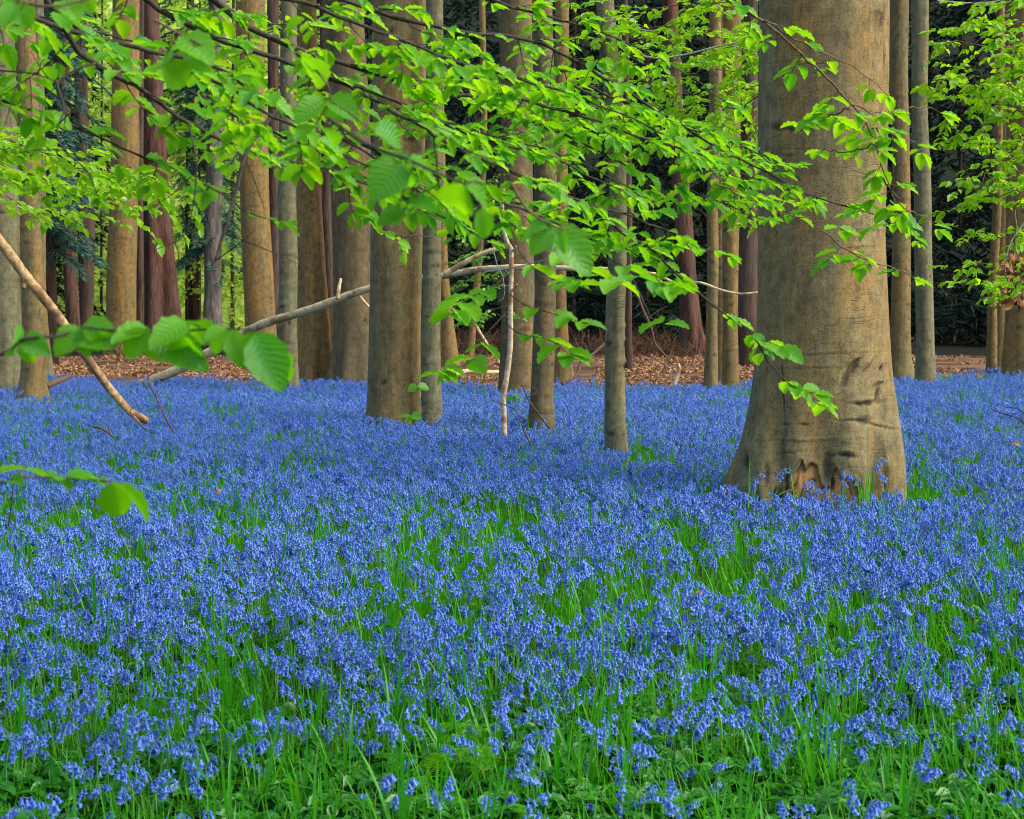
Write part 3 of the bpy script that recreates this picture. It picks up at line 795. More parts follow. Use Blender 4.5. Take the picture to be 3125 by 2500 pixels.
NG = 'leafy beech branches hanging across the view'
near = [
    ('leafy bough in the thick of the leaf curtain, crossing the slim dark grey trunk', [(980, 230), (1200, 325), (1450, 395), (1700, 470), (1900, 560)], 4.6, 5.1, .008, .0025, .30, .085),
    ('leafy bough low in the leaf curtain over the top of the dead sapling', [(1050, 420), (1250, 510), (1450, 570), (1650, 650), (1800, 710)], 4.4, 4.8, .007, .0025, .26, .085),
    ('leafy bough high in the leaf curtain over the mottled trunk', [(1250, 130), (1450, 210), (1700, 290), (1900, 360), (2050, 430)], 5.2, 5.7, .008, .0025, .32, .085),
    ('leafy bough reaching the shaded flank of the massive beech', [(1680, 200), (1880, 300), (2080, 380), (2250, 440), (2360, 500)], 5.5, 6.0, .008, .0025, .34, .085),
    ('leafy bough over the broad brown trunk and the slim grey-green pole', [(560, 270), (760, 370), (950, 450), (1080, 520), (1180, 590)], 4.7, 5.0, .007, .0025, .26, .09),
    ('long dark beech bough entering at the upper corner above the leaning bare branch', [(-250, -70), (0, 15), (350, 130), (640, 195), (800, 290), (950, 400), (1060, 430), (1180, 510), (1320, 610)], 3.7, 4.5, .012, .003, .30, .10),
    ('thick dark beech bough passing over the dark furrowed conifer trunk', [(300, -120), (440, 0), (680, 120), (950, 215), (1200, 300), (1440, 415), (1650, 470), (1850, 560)], 4.1, 4.9, .014, .003, .32, .10),
    ('thickest dark bough slanting down across the stout brown beech trunk', [(520, -120), (740, 70), (1070, 200), (1350, 280), (1550, 290), (1700, 330), (1900, 400), (2150, 480), (2290, 540)], 4.4, 5.3, .015, .003, .32, .10),
    ('crooked dark bough running below the long bough, forking over the yellowish trunk', [(110, -60), (220, 130), (290, 190), (430, 270), (560, 365), (740, 450), (800, 470), (1000, 520), (1200, 590), (1400, 680)], 3.5, 4.3, .011, .003, .28, .11),
    ('long beech bough ending in a leafy fan on the massive trunk', [(900, -60), (1120, 30), (1400, 90), (1600, 120), (1750, 180), (2000, 330), (2240, 475), (2400, 560), (2540, 620), (2680, 660), (2760, 700)], 4.7, 5.9, .011, .0028, .30, .11),
    ('leafy bough filling the middle between the dead sapling and the slender pole', [(1180, 330), (1400, 450), (1600, 540), (1800, 620), (2000, 690), (2150, 760)], 3.9, 4.6, .008, .0025, .30, .09),
    ('leafy bough along the top of the view above the stout trunk', [(820, -20), (1100, 70), (1350, 170), (1600, 240), (1850, 330), (2050, 420)], 3.9, 4.6, .009, .0025, .28, .10),
    #('leafy bough behind the crooked bough, over the tall yellowish trunk', [(-180, 150), (150, 240), (420, 350), (680, 470), (880, 560), (1020, 640)], 4.4, 5.0, .009, .0025, .30, .10),
    ('thin leafy branch over the reddish pine trunks', [(-180, 250), (0, 300), (220, 380), (450, 480), (620, 560), (760, 650)], 3.6, 4.2, .007, .0022, .26, .10),
    ('small leafy branch crossing the slender grey pole', [(1450, 300), (1700, 400), (1950, 520), (2150, 600), (2300, 660)], 5.0, 5.6, .007, .0025, .32, .09),
    ('leafy branch low over the foot of the black wood', [(1350, 540), (1600, 640), (1800, 720), (1950, 780), (2060, 830)], 4.3, 4.8, .006, .0022, .20, .12),
    ('leafy branch over the pale and brownish trunk pair beside the massive beech', [(1750, 260), (1950, 380), (2100, 450), (2250, 560), (2380, 620)], 5.4, 5.9, .007, .0025, .30, .10),
    ('leafy branch with big leaves hanging over the wide dark trunk', [(640, 240), (850, 360), (1040, 460), (1200, 540), (1330, 600)], 3.2, 3.6, .006, .0022, .20, .12),
    ('leaf fringe hanging along the upper edge near the spruce bough', [(-150, -20), (150, 60), (420, 130), (650, 260)], 4.6, 5.0, .008, .0025, .26, .10),
    ('leafy branch at the upper edge over the dark conifers behind the pole', [(1350, -60), (1600, 30), (1850, 100), (2050, 200), (2200, 300)], 5.2, 5.8, .008, .0025, .26, .12),
]
for i, (lab, px, d0, d1, r0, r1, tl, tg) in enumerate(near):
    s = Spray(100 + i); s.bough(path(px, d0, d1), r0 * .66, r1 * .8, tl * 1.05, tg * .82)
    s.finish(lab, NG)

# the branch hanging over the massive trunk: few, clear leaf groups
s = Spray(140, .078)
pts = s.bough(path([(2100, -80), (2210, -10), (2320, 55), (2430, 150), (2540, 250), (2610, 330), (2670, 430), (2705, 550), (2735, 620)], 5.0, 5.4), .006, .002, .16, .085, .042, 0, .1)
s.finish('thin branch with separate leaf groups hanging in front of the massive trunk', NG, wood='twig_brown')
for i, (lab, px) in enumerate([
        ('leafy side twig spreading over the top of the massive trunk', [(2330, 60), (2450, 130), (2580, 190), (2690, 270)]),
        ('leafy side twig over the middle of the massive trunk', [(2600, 320), (2680, 345), (2760, 330), (2850, 330)]),
        ('leaf pair twig at the shaded upper flank of the massive trunk', [(2590, 330), (2540, 350), (2480, 360), (2440, 375)]),
        ('leafy twig over the middle of the massive trunk, under the separate leaf groups', [(2670, 440), (2620, 455), (2560, 462), (2510, 455)]),
        ('leafy twig reaching past the massive trunk towards the pale straight trunk', [(2690, 540), (2730, 590), (2770, 640), (2840, 670)]),
        ('short leafy twig over the two trunks beyond the massive beech', [(2660, 390), (2720, 410), (2770, 425), (2800, 440)]),
        ('leafy twig with a broad hanging leaf beyond the edge of the massive trunk', [(2500, 700), (2600, 770), (2700, 810), (2780, 840)]),
        ('leafy bough tip spreading over the lower shaded flank of the massive trunk', [(2180, 560), (2320, 620), (2430, 660), (2560, 690)])]):
    s = Spray(150 + i, .072); s.bough(path(px, 5.1, 5.5), .0032, .0015, .13, .06, .04, 0, .1)
    s.finish(lab, NG, wood='twig_brown')
# thin low branch reaching down to the foot of the massive trunk
s = Spray(141, .075)
for (a, b) in [([(1838, 650), (1905, 715), (1987, 760), (2068, 840), (2190, 942), (2291, 1015), (2350, 1110), (2440, 1200), (2500, 1235)], 0)]:
    pp = np.array(path(a, 4.5, 5.0)); n = 70; pts = smooth_path(pp, n); tube(s.wood, pts, np.linspace(.005, .0015, n), 5)
    tan = nrm(np.gradient(pts, axis=0))
    for k in [2, 6, 14, 19, 24, 36, 38, 44, 46, 47, 49, 58, 60, 68, 69]:
        for q in range(2): s.leaf_at(pts[k], tan[k], 1 if q else -1)
    for k, l in ((18, .12), (22, .10), (45, .10), (59, .09)):
        s.twig(pts[k], tan[k] * .3 + side_of(tan[k]) * (1 if k % 2 else -1) + np.array([0, 0, -.05]), l, .0016, 0, .05)
s.finish('slender drooping branch reaching down to the foot of the massive trunk', NG)
# low hanging leaf groups between the dead sapling and the pole
for i, (lab, px) in enumerate([
        ('twig with big leaves in front of the mottled trunk, below the leaf curtain', [(1560, 700), (1600, 790), (1680, 850), (1760, 870)]),
        ('twig with drooping leaves crossing the mottled trunk midway', [(1500, 850), (1600, 930), (1700, 960), (1790, 990)]),
        ('lowest leafy twig in front of the mottled trunk', [(1520, 960), (1580, 1015), (1680, 1040), (1740, 1085)]),
        ('leafy twig beside the leaning tan sapling', [(1560, 820), (1500, 880), (1430, 910), (1380, 960)]),
        ('leafy twig over the pale fallen stick beside the dead sapling', [(1540, 960), (1490, 1015), (1440, 1100), (1350, 1140)]),
        ('pair of leaves hanging before the black wood', [(1930, 850), (1985, 965), (2000, 972), (2030, 990)]),
        ('leafy twig in front of the slender pole at mid height', [(1760, 760), (1880, 800), (1960, 850), (2060, 880)]),
        ('leafy twig crossing the mottled trunk just below the leaf curtain', [(1600, 660), (1700, 760), (1800, 830), (1880, 860)])]):
    s = Spray(160 + i, .078); pts = smooth_path(np.array(path(px, 4.3, 4.0)), 40); tube(s.wood, pts, np.linspace(.0019, .0009, 40), 5)
    tan = nrm(np.gradient(pts, axis=0)); sd_ = 1
    for k in ((18, 25, 31, 36, 39, 39) if i != 5 else (36, 39)):
        s.leaf_at(pts[k], tan[k], sd_); sd_ = -sd_
        if s.r.random() < .5: s.leaf_at(pts[k], tan[k], sd_)
    s.finish(lab, NG)
# bare dark side branches
for i, (lab, px, d0, d1, r0) in enumerate([
        ('bare dark side branch bending down in front of the brown beech trunk', [(880, 300), (810, 380), (755, 460), (715, 600), (690, 690), (655, 800), (640, 850)], 3.7, 3.4, .0062),
        ('thin crooked dark twig zigzagging in front of the beech by the leaning branch', [(290, 195), (250, 205), (180, 245), (175, 260), (195, 335), (175, 395), (190, 450), (250, 505), (280, 540)], 3.5, 3.3, .0035),
        ('thin dark twig reaching towards the spruce bough', [(-80, 205), (0, 215), (100, 225), (175, 250)], 3.6, 3.5, .003),
        ('thin forked dark twig in front of the grey rough conifer', [(575, 375), (590, 440), (600, 500), (590, 620), (560, 720), (480, 760)], 3.6, 3.5, .0025)]):
    s = Spray(180 + i, .07)
    pts = smooth_path(np.array(path(px, d0, d1)), 60); tube(s.wood, pts, np.linspace(r0, r0 * .4, 60), 6, 0, .15)
    for k in (12, 22, 33, 44, 52):
        e = pts[k] + np.array([s.r.normal(0, .05), s.r.normal(0, .03), s.r.normal(-.03, .04)]) * 1.3
        tube(s.wood, np.array([pts[k], (pts[k] + e) / 2 + s.r.normal(0, .006, 3), e]), [.0018, .0014, .0008], 4)
    s.finish(lab, NG)


# ---- close sprigs whose leaves are counted one by one
def sprig(lab, stem, d, leaves, group=NG, r0=.003, wood='twig_brown', seed=1):
    r = np.random.default_rng(seed)
    pts = smooth_path(np.array([P(x, y, d + .02 * math.sin(i * 2)) for i, (x, y) in enumerate(stem)]), 40)
    o = empty('beech_branch', pts[0], lab, 'branch', group)
    g = Geo(); tube(g, pts, np.linspace(r0, r0 * .45, 40), 6, 0, .1)
    for (x0, y0, x1, y1, face, w) in leaves:
        a = P(x0, y0, d + r.uniform(-.03, .03))
        k = int(np.argmin(np.linalg.norm(pts - a, axis=1)))
        if np.linalg.norm(pts[k] - a) > .004: tube(g, np.array([pts[k], (pts[k] * .5 + a * .5) + [0, 0, .003], a]), [.0012, .001, .0009], 4)
    g.build('stem', M[wood], o)
    for (x0, y0, x1, y1, face, w) in leaves:
        a = P(x0, y0, d + r.uniform(-.03, .03)); b = P(x1, y1, d + r.uniform(-.05, .05))
        dv = b - a; L = np.linalg.norm(dv)
        n1 = np.array([0, -1.0, .25]); n2 = np.array([0, .15, 1.0])
        nn = n1 * face + n2 * (1 - face) + r.normal(0, .12, 3)
        lg = Geo(); add_leaves(lg, [a], [dv + np.array([0, 0, .18 * L])], [nn], [L * 1.06], [.45], [r.random() * .6], True, [w])
        lg.build('leaf', M['leaf'], o)
    return o


sprig('low drooping sprig of broad leaves across the leaf litter and bare branch', [(-60, 1100), (20, 1075), (75, 1035), (180, 1025), (250, 1005), (380, 1012), (455, 1015), (560, 1010), (690, 1003), (760, 1008), (790, 1020)], 2.3, [
    (73, 1032, 22, 1085, .8, 1), (73, 1032, 92, 1118, .9, .9), (73, 1032, 136, 1088, .7, 1), (248, 1000, 178, 1088, .9, 1.15), (250, 1000, 262, 1092, .9, .9), (250, 1000, 336, 1066, .75, 1.25), (300, 1008, 322, 1098, .85, 1.0),
    (455, 1005, 352, 1048, .7, .9), (450, 1005, 385, 1102, .9, 1.05), (455, 1010, 492, 1120, .9, .9), (470, 1010, 605, 1140, .85, .85), (575, 985, 470, 1065, .85, 1.0), (580, 982, 625, 1045, .3, 1), (560, 1020, 588, 1142, .9, .95),
    (690, 1003, 648, 1082, .9, 1.1), (690, 1003, 630, 1040, .5, 1), (700, 1005, 738, 1124, .9, .9), (760, 1008, 790, 1080, .8, .9), (778, 1018, 846, 1192, .95, 1.05), (782, 1018, 896, 1152, .25, .9), (775, 1018, 745, 1100, .8, 1)], r0=.003, wood='twig', seed=5)
sprig('short arching sprig with one large round leaf over the bluebells', [(-60, 1495), (0, 1475), (70, 1458), (150, 1458), (250, 1462), (340, 1470)], 2.4, [
    (70, 1432, -20, 1452, .25, .9), (72, 1434, 165, 1468, .2, .9), (20, 1470, 60, 1478, .3, .8), (152, 1456, 212, 1492, .6, .8), (205, 1458, 322, 1482, .2, 1.0), (290, 1465, 318, 1478, .3, .9), (343, 1473, 358, 1592, 1.0, 1.15), (345, 1473, 452, 1582, .12, .8)], r0=.0026, seed=6)
sprig('close cluster of large dark green leaves over the stout and slim trunks', [(1000, 360), (1120, 440), (1250, 490), (1340, 530), (1420, 560), (1520, 560)], 2.15, [
    (1225, 495, 1150, 612, .95, 1.35), (1228, 495, 1225, 605, .9, 1.1), (1245, 492, 1335, 560, .6, 1.1), (1235, 640, 1160, 690, .7, .9), (1215, 630, 1320, 640, .25, 1), (1412, 560, 1385, 680, .98, 1.15), (1420, 558, 1500, 655, .75, 1.1), (1460, 640, 1485, 735, .85, .95), (1250, 470, 1170, 500, .3, 1)], r0=.003, wood='twig', seed=7)
sprig('close pair of long bright leaves hanging by the dead sapling', [(1560, 560), (1610, 640), (1690, 690), (1740, 700)], 2.6, [
    (1690, 695, 1786, 838, .75, 1.0), (1680, 695, 1630, 780, .9, 1.1), (1688, 690, 1590, 735, .5, 1), (1700, 695, 1720, 770, .8, .8)], seed=8)
sprig('close blurred leaves hanging at the upper corner beside the pale edge trunk', [(-60, -60), (60, 0), (150, 20), (260, 0), (330, -30)], 2.4, [
    (40, 0, 90, 85, .9, 1.3), (45, 10, 15, 80, .8, 1), (200, 0, 225, 62, .95, 1.3), (260, -10, 280, 45, .9, 1.2), (60, 40, 90, 88, .7, 1.0)], seed=9)
sprig('close blurred leaves in front of the dark furrowed conifer', [(470, 60), (540, 100), (600, 130), (640, 150)], 2.6, [
    (560, 110, 632, 195, .9, 1.15), (580, 160, 625, 215, .8, 1.2), (500, 190, 570, 285, .9, 1.1), (520, 190, 462, 215, .5, 1)], seed=10)
sprig('close bright leaves over the yellowish trunk and slim grey-green pole', [(900, 160), (950, 200), (1000, 260), (1010, 310)], 2.7, [
    (920, 170, 985, 265, .85, 1.1), (990, 305, 910, 375, .8, 1.0), (998, 300, 1045, 375, .95, 1.0), (1000, 300, 1083, 370, .5, .9), (960, 385, 905, 430, .4, 1), (965, 385, 1035, 445, .7, 1.0), (1140, 400, 1235, 450, .7, 1.1)], seed=11)
sprig('small yellow-green leaf cluster at the foot of the stout brown trunk', [(1290, 1260), (1280, 1220), (1275, 1190)], 15.5, [
    (1275, 1180, 1245, 1195, .6, 1.3), (1275, 1180, 1310, 1190, .6, 1.3), (1275, 1182, 1280, 1200, .8, 1.2), (1285, 1178, 1300, 1170, .4, 1.2)], group='small leafy seedlings in the bluebells', r0=.004, seed=12)
sprig('yellow-green seedling leaves in the flowers between the stout and slim trunks', [(1255, 1310), (1250, 1285), (1250, 1272)], 15.3, [
    (1252, 1270, 1218, 1278, .5, 1.4), (1252, 1270, 1285, 1276, .5, 1.4), (1252, 1272, 1246, 1296, .8, 1.3)], group='small leafy seedlings in the bluebells', r0=.004, seed=13)
sprig('yellow-green seedling leaves beside the pale dead sapling', [(1600, 1270), (1575, 1230), (1565, 1212)], 14.5, [
    (1562, 1210, 1546, 1225, .5, 1.4), (1564, 1208, 1595, 1222, .5, 1.4), (1564, 1210, 1570, 1228, .8, 1.2)], group='small leafy seedlings in the bluebells', r0=.003, seed=14)

# ---- farther yellow-green sprays
FG = 'distant yellow-green beech sprays'
far = []
for i, px in enumerate([[(-250, 360), (50, 440), (300, 520), (520, 640)], [(-250, 470), (50, 520), (260, 570), (430, 640)], [(-250, 420), (150, 460), (430, 540), (590, 600)], [(-250, 560), (0, 590), (160, 620), (300, 660)]]):
    far.append((['yellow-green spray over the leaning bare branch, topmost layer', 'yellow-green spray layer across the two olive trunks', 'yellow-green spray reaching the furrowed red trunk', 'lowest yellow-green spray beside the pale edge trunk'][i], px, 9.0 + .5 * i, 9.6 + .5 * i, .42, .075))
far.append(('yellow-green spray across the tops of the yellowish and wide dark trunks', [(680, 10), (800, 40), (920, 70), (1010, 95)], 10.5, 10.5, .22, .13))
far.append(('small yellow-green tuft on the slim grey-green pole', [(850, 225), (900, 265), (990, 300), (1060, 320)], 10, 10.3, .25, .13))
far.append(('pale leaf spray between the slim dark trunk and the dull dark trunk, upper', [(1310, 200), (1400, 225), (1500, 250), (1640, 300)], 9.5, 9.8, .30, .13))
far.append(('small hanging leaf spray in front of the slim dark grey trunk', [(1150, 690), (1200, 700), (1280, 700), (1330, 720)], 9.0, 9.0, .12, .13))
tiers = [(-20, 2360, 1680), (30, 2350, 1900), (75, 2350, 1720), (130, 2360, 1950), (200, 2350, 1760), (245, 2360, 2000), (300, 2350, 1900), (420, 2350, 2180), (350, 1800, 1560), (250, 1880, 1600), (560, 2340, 2200), (660, 2340, 2250)]
tn = ['topmost tier', 'second tier', 'tier with a silver twig', 'thin tier', 'dense tier', 'tier under the dense one', 'lower tier', 'small tuft at trunk height', 'tuft behind the mottled trunk', 'spray behind the slender pole', 'tuft beside the bark of the massive beech', 'lowest tuft beside the massive beech']
for i, (y, xa, xb) in enumerate(tiers):
    far.append((f'yellow-green beech spray before the black wood, {tn[i]}', [(xa, y - 10), ((xa * 2 + xb) / 3, y + 15), ((xa + 2 * xb) / 3, y + 25), (xb, y + 50)], 12.5 + (i % 3) * .7, 12.8 + (i % 4) * .5, .42 if abs(xa - xb) > 250 else .2, .12))
rt = [(-10, 2960), (60, 2890), (130, 2850), (185, 2880), (235, 2860), (290, 2900), (345, 2870), (430, 2960), (520, 2930), (600, 2870), (690, 2930), (800, 2890), (840, 2960), (470, 3010), (900, 3040)]
rn = ['uppermost', 'second down', 'wide dense one', 'one under the wide dense one', 'long thin one', 'dense middle one', 'one touching the sunlit pale trunk', 'short one at mid height', 'ragged one', 'one with single round leaves', 'drooping one', 'low dense one', 'lowest long one', 'tuft on the thin veiled trunk', 'last tuft above the flowers']
for i, (y, xb) in enumerate(rt):
    far.append((f'yellow-green spray veiling the thin trunks by the black wood, {rn[i]}', [(3260, y - 40), (3120, y), ((3120 + xb) / 2, y + 10), (xb, y + 30)], 11.5 + (i % 3) * .6, 11.5 + (i % 4) * .5, .34, .11))
for i, (lab, px, d0, d1, tl, tg) in enumerate(far):
    s = Spray(300 + i, .074, False, .55)
    s.bough(path([(a_, b_ + s.r.uniform(-22, 22)) for a_, b_ in px], d0, d1), .006, .002, tl * 1.15, tg * .72, .036, 1, .0, .05, (-.65, .35))
    s.finish(lab, FG, wood='twig_brown', leaf='leaf_far')
for i, (y, x0, x1) in enumerate([(700, 1370, 1540), (770, 1390, 1530), (840, 1400, 1540), (900, 1390, 1530), (960, 1420, 1530), (560, 1360, 1530), (630, 1380, 1540)]):
    s = Spray(360 + i, .075, False, .5)
    s.bough(path([(x1 + 20, y - 30), ((x0 + x1) / 2, y), (x0, y + 30)], 21, 21.5), .006, .002, .45, .13, .05, 1, 0, .02)
    s.finish(f'shaded green spray in the gap behind the leaning tan sapling, {["upper","middle","third","fourth","lowest","topmost","second"][i]} layer', 'shaded sprays in the gap', wood='twig_brown', leaf='leaf_mid')


# pale bare twigs
def stick(name, lab, px, d0, d1, r0, r1, mat, cat, group=None, twigs=(), seg=8, n=50, bump=.15):
    pp = np.array(path(px, d0, d1)) if not hasattr(px[0], '__len__') or len(px[0]) == 2 else np.array(px)
    pts = smooth_path(pp, n)
    o = empty(name, pts[0], lab, cat, group)
    g = Geo(); tube(g, pts, np.linspace(r0, r1, n), seg, 0, bump); g.build('stem', M[mat], o)
    for (tp, dd0, dd1, a, b) in twigs:
        t = smooth_path(np.array(path(tp, dd0, dd1)), 24); tg_ = Geo(); tube(tg_, t, np.linspace(a, b, 24), 6, 0, bump); tg_.build('side_branch', M[mat], o)
    return o


stick('bare_twig', 'silvery bare twig reaching from the leaf tier to the massive trunk', [(1960, 172), (2020, 178), (2100, 165), (2200, 140), (2300, 122), (2345, 118)], 12, 12, .009, .004, 'twig_pale', 'twig', 'pale bare twigs', [([(2220, 137), (2270, 148), (2320, 156)], 12, 12.1, .005, .002)])
stick('bare_twig', 'kinked silvery twig stub on the slender grey pole', [(1860, 68), (1885, 62), (1935, 60), (1938, 85), (1960, 92), (2010, 95)], 13.8, 13.5, .012, .005, 'twig_pale', 'twig', 'pale bare twigs')
stick('bare_twig', 'thin silver twig crossing the pale dead sapling', [(1480, 830), (1560, 818), (1640, 800), (1700, 780)], 14, 13.5, .006, .003, 'twig_pale', 'twig', 'pale bare twigs')
stick('bare_twig', 'hair-thin grey twig dangling beside the dead sapling', [(1500, 730), (1515, 800), (1535, 850), (1538, 905), (1520, 920)], 13, 13, .005, .002, 'twig_pale', 'twig', 'pale bare twigs')
stick('bare_twig', 'grey twig with side fork before the wide trunk with dead leaves', [(3140, 660), (3085, 740), (3070, 800), (3068, 840)], 12, 12, .008, .004, 'twig_pale', 'twig', 'pale bare twigs', [([(3105, 700), (3100, 670), (3098, 640)], 12, 12, .004, .002)])
stick('bare_twig', 'pale twig running across the top of the black wood', [(2860, 2), (2960, 10), (3040, 4), (3100, -15)], 20, 20, .010, .006, 'twig_pale', 'twig', 'pale bare twigs')

# hanging clump of dead brown leaves
o = empty('dead_leaf_clump', P(3090, 770, 12), 'hanging clump of withered brown leaves in front of the wide trunk', 'dead leaves')
g = Geo(); rr_ = np.random.default_rng(55)
nl = 60
O_ = np.array([P(3095 + rr_.normal(0, 18), 780 + rr_.uniform(-15, 150), 12 + rr_.normal(0, .06)) for _ in range(nl)])
add_leaves(g, O_, np.stack([rr_.normal(0, .5, nl), rr_.normal(0, .5, nl), -1 + 0 * O_[:, 0]], 1), rr_.normal(0, 1, (nl, 3)), rr_.uniform(.06, .11, nl), rr_.uniform(.5, 2, nl), rr_.random(nl) * .5, True)
g.build('foliage', M['brown_leaf'], o)
g = Geo(); tube(g, smooth_path(np.array(path([(3100, 690), (3095, 760), (3090, 840), (3100, 930)], 12, 12)), 20), .006, 5); g.build('stem', M['twig_brown'], o)

# ------------------------------------------------------------------ dead wood
stick('dead_branch', 'long bare ochre dead branch leaning down into the bluebells', [(-160, 560), (0, 738), (80, 845), (150, 930), (210, 1010), (275, 1105), (330, 1180), (390, 1250), (420, 1270), (446, 1284)], 13.6, 14.4, .050, .034, 'dead_wood', 'branch', None,
      [([(395, 1252), (405, 1268), (425, 1288)], 14.3, 14.2, .02, .01), ([(85, 850), (75, 870), (72, 880)], 13.8, 13.75, .03, .016)], seg=14, n=90, bump=.16)
stick('fallen_branch', 'long fallen branch rising from the flowers behind the stout trunk', [(395, 1190), (470, 1160), (560, 1120), (640, 1075), (740, 1020), (800, 990), (880, 965), (960, 940), (1040, 910), (1130, 880), (1240, 855), (1350, 842), (1440, 825), (1520, 818), (1640, 815), (1800, 822), (1900, 825), (2000, 838)], 24, 19.5, .078, .026, 'log', 'branch', None,
      [([(1355, 838), (1420, 800), (1470, 775), (1525, 758)], 19.8, 19.6, .042, .028), ([(1030, 913), (1034, 880), (1040, 850)], 21.0, 21.1, .034, .02), ([(1098, 905), (1115, 925), (1140, 950)], 20.4, 20.2, .02, .012),
       ([(1990, 836), (2030, 870), (2080, 875), (2130, 862), (2200, 885), (2260, 897), (2320, 892)], 19.5, 19, .022, .014), ([(2010, 840), (2060, 862), (2100, 858)], 19.4, 19.3, .02, .012)], seg=12, n=110, bump=.2)
stick('dead_sapling', 'crooked pale dead sapling standing in the flowers before the dull dark trunk', [(1536, 575), (1532, 640), (1534, 690), (1548, 740), (1560, 765), (1560, 850), (1558, 950), (1557, 1060), (1545, 1160), (1536, 1210), (1538, 1290), (1540, 1400)], 14.9, 14.9, .018, .03, 'dead_pale', 'sapling', None,
      [([(1560, 890), (1570, 880), (1577, 868)], 14.9, 14.8, .016, .010), ([(1558, 768), (1572, 760), (1576, 752)], 14.9, 14.8, .016, .01)], seg=12, n=80, bump=.16)
stick('dead_stick', 'short pale broken stick upright in the leaf litter', [(2056, 1195), (2060, 1165), (2068, 1145), (2072, 1128), (2070, 1110)], 28, 28, .05, .03, 'dead_pale', 'stick', 'sticks on the leaf litter', seg=8, n=24)
stick('dead_stick', 'dark stick slanting up from the litter beside the slender pole', [(1715, 1172), (1760, 1145), (1772, 1110), (1810, 1080), (1850, 1045)], 25, 26, .03, .022, 'brown_stick', 'stick', 'sticks on the leaf litter', [([(1772, 1108), (1768, 1070), (1752, 1030)], 25.3, 25.4, .014, .008)], n=40)
stick('dead_stick', 'curved pale stick lying on litter behind the leaning tan sapling', [(1345, 1160), (1390, 1142), (1430, 1132), (1480, 1136), (1530, 1135)], 27, 28, .045, .035, 'log', 'stick', 'sticks on the leaf litter', n=40)
stick('dead_stick', 'thin dark branch hanging crooked in the black wood beside the rusty pine', [(1945, 900), (1960, 940), (1980, 985), (1990, 1010), (2000, 1050), (2030, 1085), (2050, 1110)], 33, 33, .03, .018, 'brown_stick', 'stick', 'sticks on the leaf litter', [([(1975, 975), (2000, 955), (2035, 935)], 33, 33, .014, .008)], n=40)
stick('dead_stick', 'reddish stick leaning behind the leaning tan sapling', [(1450, 990), (1480, 1040), (1510, 1085), (1525, 1110)], 32, 32, .03, .025, 'log', 'stick', 'sticks on the leaf litter', n=24)
stick('dead_stick', 'brown stick in the flowers beside the flared pale foot', [(140, 1178), (180, 1162), (212, 1150)], 21, 21.5, .05, .03, 'brown_stick', 'stick', 'sticks in the bluebells', n=24)
stick('dead_stick', 'small forked grey stick in the flowers below the leaning branch', [(285, 1303), (310, 1308), (335, 1325), (345, 1335)], 13.2, 13, .012, .008, 'brown_stick', 'stick', 'sticks in the bluebells', [([(335, 1322), (330, 1300), (322, 1292)], 13, 13, .008, .004)], n=24)
for i, (lab, px, d, r) in enumerate([
        ('dark twig standing beside the lower end of the leaning bare branch', [(530, 1320), (500, 1265), (480, 1220), (455, 1170), (452, 1140)], 14.0, .010),
        ('thin dark twig slanting out of the flowers under the leaning bare branch end', [(450, 1315), (410, 1280), (385, 1255)], 13.6, .009),
        ('dark thorny twig before the foot of the mottled trunk', [(1680, 1310), (1640, 1260), (1610, 1215), (1595, 1180)], 13.5, .010),
        ('thin dark twig between dead sapling and mottled trunk', [(1620, 1360), (1590, 1290), (1570, 1250), (1500, 1220)], 13, .008),
        ('dark bent stem among ferns, taller of two', [(298, 2010), (290, 1900), (286, 1800), (284, 1735)], 7.0, .0050),
        ('dark bent stem among ferns, shorter of two', [(332, 2080), (326, 1960), (328, 1820)], 6.6, .0042),
        ('long dark stem leaning over the flowers beside the ferns', [(780, 1960), (755, 1860), (720, 1780), (690, 1720), (672, 1690)], 7.4, .0045),
        ('thorny bramble twig arching over flowers beyond the massive trunk', [(3160, 1330), (3110, 1280), (3050, 1258), (3030, 1250)], 14, .008),
        ('second thorny bramble twig under the first, beyond the massive trunk', [(3150, 1290), (3110, 1250), (3070, 1243)], 14.5, .007),
        ('thin dark stem at the edge of the flowers below the arching sprig', [(25, 1620), (35, 1540), (42, 1470)], 9, .005)]):
    rr_ = np.random.default_rng(70 + i); (x0, y0), (x1, y1) = px[-2], px[-1]
    m_ = px[len(px) // 2]
    stick('dry_twig', lab, px, d, d, r, r * .55, 'twig' if i > 3 else 'brown_stick', 'stem', 'thin bare stems in the bluebells', [([m_, (m_[0] + rr_.uniform(-30, 40), m_[1] - 25), (m_[0] + rr_.uniform(-45, 60), m_[1] - 45)], d, d, r * .5, r * .25)] if i < 4 else [], n=24, seg=6)


